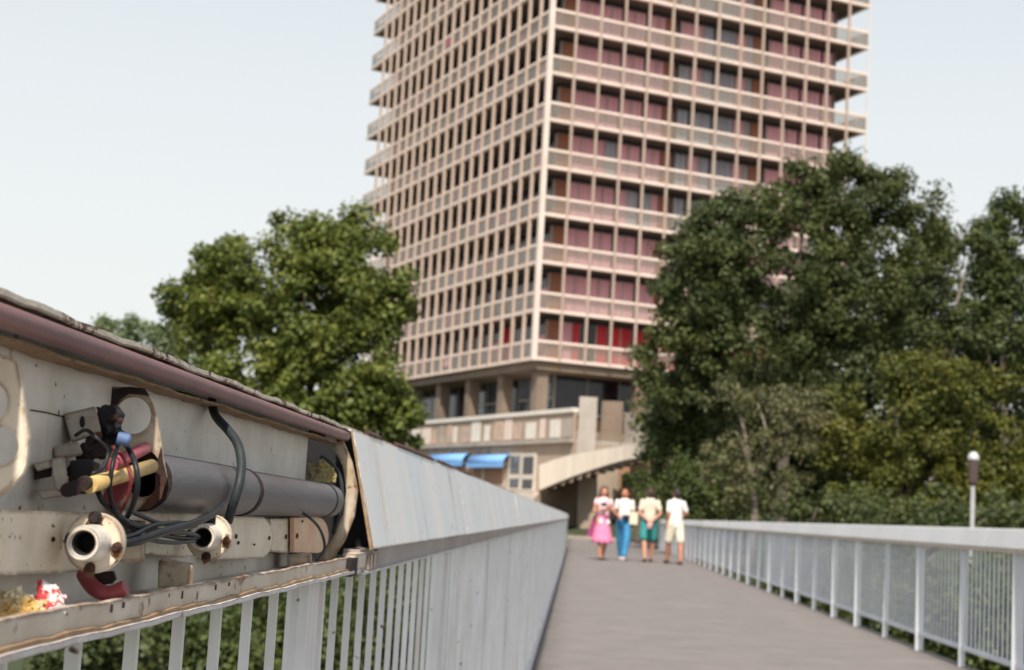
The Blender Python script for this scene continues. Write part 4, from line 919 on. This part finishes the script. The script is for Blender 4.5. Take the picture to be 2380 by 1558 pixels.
# ------------------------------------------------------------------ people
def capsule(mb, p0, r0, p1, r1, flat=1.0, n=12):
    p0, p1 = Vector(p0), Vector(p1); o = len(mb.v); d = (p1 - p0)
    t = d.normalized(); prof = []
    for w in (-80, -50, -20): prof.append((math.sin(math.radians(w)) * r0, math.cos(math.radians(w)) * r0))
    prof += [(0, r0), (d.length, r1)]
    for w in (20, 50, 80): prof.append((d.length + math.sin(math.radians(w)) * r1, math.cos(math.radians(w)) * r1))
    prof = [(prof[0][0], .0005)] + prof + [(prof[-1][0], .0005)]
    mb.lathe(p0, t, prof, n)
    if flat != 1.0:
        for i in range(o, len(mb.v)):
            v = Vector(mb.v[i]); s_ = min(max((v - p0).dot(t) / max(d.length, 1e-6), 0), 1); cy = (p0 + d * s_).y
            mb.v[i] = (v.x, cy + (v.y - cy) * flat, v.z)
def fuse(name, segs, m_, parent, vox=.012, smooth=3, extra=None):
    mb = MB()
    for s_ in segs: capsule(mb, *s_)
    me = mb.mesh(name, m_); o = bpy.data.objects.new(name, me); COL.objects.link(o)
    r = o.modifiers.new('r', 'REMESH'); r.mode = 'VOXEL'; r.voxel_size = vox
    s2 = o.modifiers.new('s', 'SMOOTH'); s2.iterations = smooth; s2.factor = .5
    dg = bpy.context.evaluated_depsgraph_get(); ne = bpy.data.meshes.new_from_object(o.evaluated_get(dg))
    o.modifiers.clear(); o.data = ne; ne.materials.clear(); ne.materials.append(MT[m_])
    ne.polygons.foreach_set('use_smooth', [True] * len(ne.polygons))
    o.parent = parent; return o
def person(label, x, y, H, face, J, skin, hair, clothes):
    """face: rotation about Z; 0 looks at the camera (-Y). J: joints of arms and legs."""
    T = thing('person', label, 'person', (x, y, .002), 'four people walking on the bridge'); T.rotation_euler = (0, 0, face); T.scale = (H / 1.70,) * 3
    sg = [((0, 0, .95), .135, (0, 0, 1.12), .120, .72), ((0, 0, 1.10), .118, (0, .005, 1.32), .150, .66), ((-.115, .01, 1.385), .062, (.115, .01, 1.385), .062, .9),
          ((0, .01, 1.38), .058, (0, -.005, 1.50), .052), ((0, -.012, 1.555), .072, (0, .004, 1.625), .080, 1.1), ((0, -.030, 1.535), .048, (0, -.030, 1.56), .05)]
    for s_, side in ((-1, 'l'), (1, 'r')):
        hip, kn, an, toe = J['leg_' + side]; sh, el, wr_, = J['arm_' + side]
        sg += [(hip, .088, kn, .056), (kn, .055, (Vector(kn) * .62 + Vector(an) * .38), .056), ((Vector(kn) * .62 + Vector(an) * .38), .056, an, .036), (an, .036, toe, .030)]
        sg += [(sh, .043, el, .035), (el, .035, wr_, .025)]
        d = (Vector(wr_) - Vector(el)).normalized(); pc = Vector(wr_) + d * .05
        sg += [(wr_, .026, pc, .034)]
        sd_ = d.cross(Vector((0, 1, 0)));  sd_ = sd_.normalized() if sd_.length > .1 else Vector((1, 0, 0))
        for k, (off, ln) in enumerate(((-.026, .062), (-.009, .075), (.009, .070), (.026, .055))):
            a_ = pc + d * .018 + sd_ * off; b1 = a_ + d * ln * .55 + Vector((0, -.008, 0)); b2 = b1 + d * ln * .4 + Vector((0, -.022, 0))
            sg += [(a_, .0105, b1, .0100), (b1, .0100, b2, .0085)]
        a_ = Vector(wr_) + d * .02 + sd_ * (-.03); b1 = a_ + d * .035 + sd_ * (-.018); sg += [(a_, .012, b1, .010), (b1, .010, b1 + d * .026 + Vector((0, -.008, 0)), .009)]
    sg += [((0, -.092, 1.573), .010, (0, -.104, 1.556), .014)]
    for e_ in (-1, 1): sg += [((e_ * .079, .005, 1.56), .013, (e_ * .083, .008, 1.59), .016)]
    fuse('body', sg, skin, T, .0095, 2)
    for e_ in (-1, 1): MB().lathe((e_ * .032, -.083, 1.588), (0, -1, 0), [(0, .011), (.006, .009), (.009, .0005)], 10).build('eye', 'eye', T)
    MB().tube([(-.022, -.085, 1.528), (0, -.092, 1.527), (.022, -.085, 1.528)], .006, 8).build('mouth', 'lips', T)
    fuse('hair', hair[1], hair[0], T, .011, 2)
    for nm, m_, segs in clothes: fuse(nm, segs, m_, T, .012, 3)
    return T
def legs(st, w=.095, lift=0):    # st: stride of the left foot forwards (-Y)
    return {'leg_l': ((-.09, 0, .92), (-.10, -st * .55 - .03, .50), (-w, -st, .075), (-w, -st - .13, .035)),
            'leg_r': ((.09, 0, .92), (.10, st * .25 - .05, .50), (w, st, .085 + lift), (w, st - .13, .035))}
def legsegs(J, a, b, ra, rb):    # part of both legs as cloth: fractions along hip-knee-ankle
    out = []
    for s_ in 'lr':
        h_, k_, n_, t_ = [Vector(p) for p in J['leg_' + s_]]
        P = [h_, k_, n_]; 
        if b <= 1: out.append((h_, ra, h_.lerp(k_, b), rb))
        else: out += [(h_, ra, k_, (ra + rb) / 2), (k_, (ra + rb) / 2, k_.lerp(n_, b - 1), rb)]
    return out
def hips(r=.15): return [((-.05, 0, .93), r - .01, (.05, 0, .93), r - .01, .82), ((0, 0, .92), r, (0, 0, 1.06), r - .012, .78)]
def shirt(J, ln=.6, r=.150, bot=.98):
    out = [((0, .003, bot), r, (0, .003, 1.18), r - .004, .74), ((0, .004, 1.16), r - .004, (0, .005, 1.33), r + .010, .70), ((-.115, .01, 1.375), .062, (.115, .01, 1.375), .062, .9), ((0, .01, 1.36), .10, (0, .01, 1.40), .075, .8)]
    for s_ in 'lr':
        a_, e_, _ = [Vector(p) for p in J['arm_' + s_]]; out.append((a_, .056, a_.lerp(e_, ln), .053))
    return out
def shoes(J, r=.046):
    return [(Vector(J['leg_' + s_][2]) + Vector((0, .02, -.035)), r, Vector(J['leg_' + s_][3]), r * .85) for s_ in 'lr']
cap_hair = [((0, .015, 1.625), .090, (0, .030, 1.600), .088), ((0, .045, 1.56), .070, (0, .045, 1.60), .080)]
long_hair = cap_hair + [((-.07, .03, 1.60), .045, (-.085, .03, 1.47), .045), ((.07, .03, 1.60), .045, (.085, .03, 1.47), .045), ((0, .06, 1.55), .075, (0, .06, 1.45), .060), ((-.03, -.02, 1.68), .045, (.05, -.02, 1.67), .045)]
def skirt(mbparent, m_, name, z0, r0, z1, r1, flare=0):
    mb = MB(); n = 40; o = 0; rows = 8
    for j in range(rows + 1):
        t = j / rows; r = r0 + (r1 - r0) * t ** 1.15
        for k in range(n):
            w = 2 * math.pi * k / n; q = r * (1 + .07 * t * math.sin(9 * w))
            mb.v.append((q * math.cos(w), q * (.80 + .22 * t) * math.sin(w), z0 + (z1 - z0) * t))
    for j in range(rows):
        for k in range(n): mb.face((j * n + k, j * n + (k + 1) % n, (j + 1) * n + (k + 1) % n, (j + 1) * n + k), True)
    o = mb.build(name, m_, None); o.parent = mbparent; o.location = o.location; o.modifiers.new('t', 'SOLIDIFY').thickness = .006; return o
def ppos(x, y): p = QZ(x, y, 0); return p[0], p[1]
# woman in the pink skirt
J = legs(.11, .06); J.update(arm_l=((-.17, .01, 1.38), (-.23, -.01, 1.12), (-.05, -.24, 1.18)), arm_r=((.17, .01, 1.38), (.22, -.04, 1.13), (.06, -.24, 1.21)))
x, y = ppos(1397, 1302)
p1 = person('person in pink skirt and floral top looking down at a camera', x, y, 1.70, .28, J, 'skin', ('hair', long_hair), [('top', 'floral', shirt(J, .25, .142, 1.02)), ('shoes', 'shoe', shoes(J, .042))])
skirt(p1, 'pinkskirt', 'skirt', 1.06, .135, .40, .245)
for s_ in (-1, 1): fuse('pocket', [((s_ * .085, -.125, .92), .045, (s_ * .09, -.135, .87), .05, .5)], 'whitecloth', p1, .012, 2)
def top_level_box(name, label, cat, c, sz, m_, rz=0, extra=None):
    mb = MB(); mb.box((-sz[0] / 2, -sz[1] / 2, -sz[2] / 2), (sz[0] / 2, sz[1] / 2, sz[2] / 2))
    if extra: mb.lathe((0, -sz[1] / 2, 0), (0, -1, 0), [(0, sz[2] * .38), (.05, sz[2] * .36), (.05, .001)], 14)
    o = mb.build(name, m_, None, .008); o.location = c; o.rotation_euler = (0, 0, rz); return tag(o, label, cat)
top_level_box('camera_body', 'small dark camera held by the person in the pink skirt', 'camera', (x, y - .285, 1.25), (.13, .05, .085), 'black', 0, True)
mb = MB(); mb.plate([(x - .21, y + .06, 1.02), (x - .13, y + .05, 1.03), (x - .14, y + .02, .62), (x - .22, y + .02, .52), (x - .37, y + .05, .54), (x - .29, y + .06, .80)], [], (0, .06, 0))
tag(mb.build('cloth_fold', 'magenta', None, .01), 'dark magenta cloth flaring beside the pink skirt', 'bag')  # flat dark fold of cloth at the side of the skirt
# person in jeans
J = legs(-.26, .07); J.update(arm_l=((-.18, .01, 1.39), (-.24, .03, 1.13), (-.10, -.17, 1.03)), arm_r=((.18, .01, 1.39), (.22, .05, 1.12), (.22, .02, .88)))
x, y = ppos(1446, 1303)
p2 = person('person in blue jeans and white T-shirt walking towards the camera', x, y, 1.70, -.18, J, 'skin_tan', ('hair2', cap_hair), [('shirt', 'whitecloth', shirt(J, .6, .150, .98)), ('jeans', 'jeans', hips(.148) + legsegs(J, 0, 1.88, .100, .072)), ('shoes', 'shoe_white', shoes(J, .05))])
top_level_box('camera_body', 'black camera hanging in front of the blue jeans', 'camera', (x + .05, y - .22, .98), (.15, .07, .10), 'black', .2, True)
T = top_level_box('shoulder_bag', 'pale shoulder bag carried beside the blue jeans', 'bag', (x + .22, y - .10, .86), (.20, .10, .30), 'offwhite', .1)
# person in teal shorts, seen from behind
J = legs(.20, .075); J.update(arm_l=((-.18, .01, 1.39), (-.25, .09, 1.13), (-.05, .20, .93)), arm_r=((.18, .01, 1.39), (.235, .09, 1.11), (.03, .20, .94)))
x, y = ppos(1505, 1307)
p3 = person('person in teal shorts and printed shirt with hands behind the back', x, y, 1.74, math.pi, J, 'skin', ('hair', cap_hair + [((0, .05, 1.54), .07, (0, .05, 1.6), .085)]), [('shirt', 'print', shirt(J, .65, .160, .97)), ('shorts', 'teal', hips(.155) + legsegs(J, 0, .82, .112, .115)), ('shoes', 'shoe', shoes(J, .046))])
mb = MB(); mb.lathe((x, y - .25, .86), (0, 0, 1), [(-.07, .001), (-.065, .06), (0, .075), (.06, .06), (.07, .001)], 16); tag(mb.build('paper_parcel', 'paper_red', None), 'red and white parcel held behind the teal shorts', 'parcel')
# person in white, seen from behind
J = legs(-.24, .05); J.update(arm_l=((-.18, .01, 1.39), (-.26, .04, 1.16), (-.15, -.12, 1.02)), arm_r=((.18, .01, 1.39), (.22, .06, 1.13), (.19, -.04, .90)))
x, y = ppos(1566, 1312)
p4 = person('person all in white with dark hair, nearest the right railing', x, y, 1.74, math.pi + .4, J, 'skin_tan', ('hair2', cap_hair + [((0, .055, 1.52), .065, (0, .05, 1.6), .085)]), [('shirt', 'whitecloth', shirt(J, .75, .168, .90)), ('shorts', 'offwhite', hips(.152) + legsegs(J, 0, .9, .110, .100)), ('shoes', 'shoe', shoes(J, .044))])
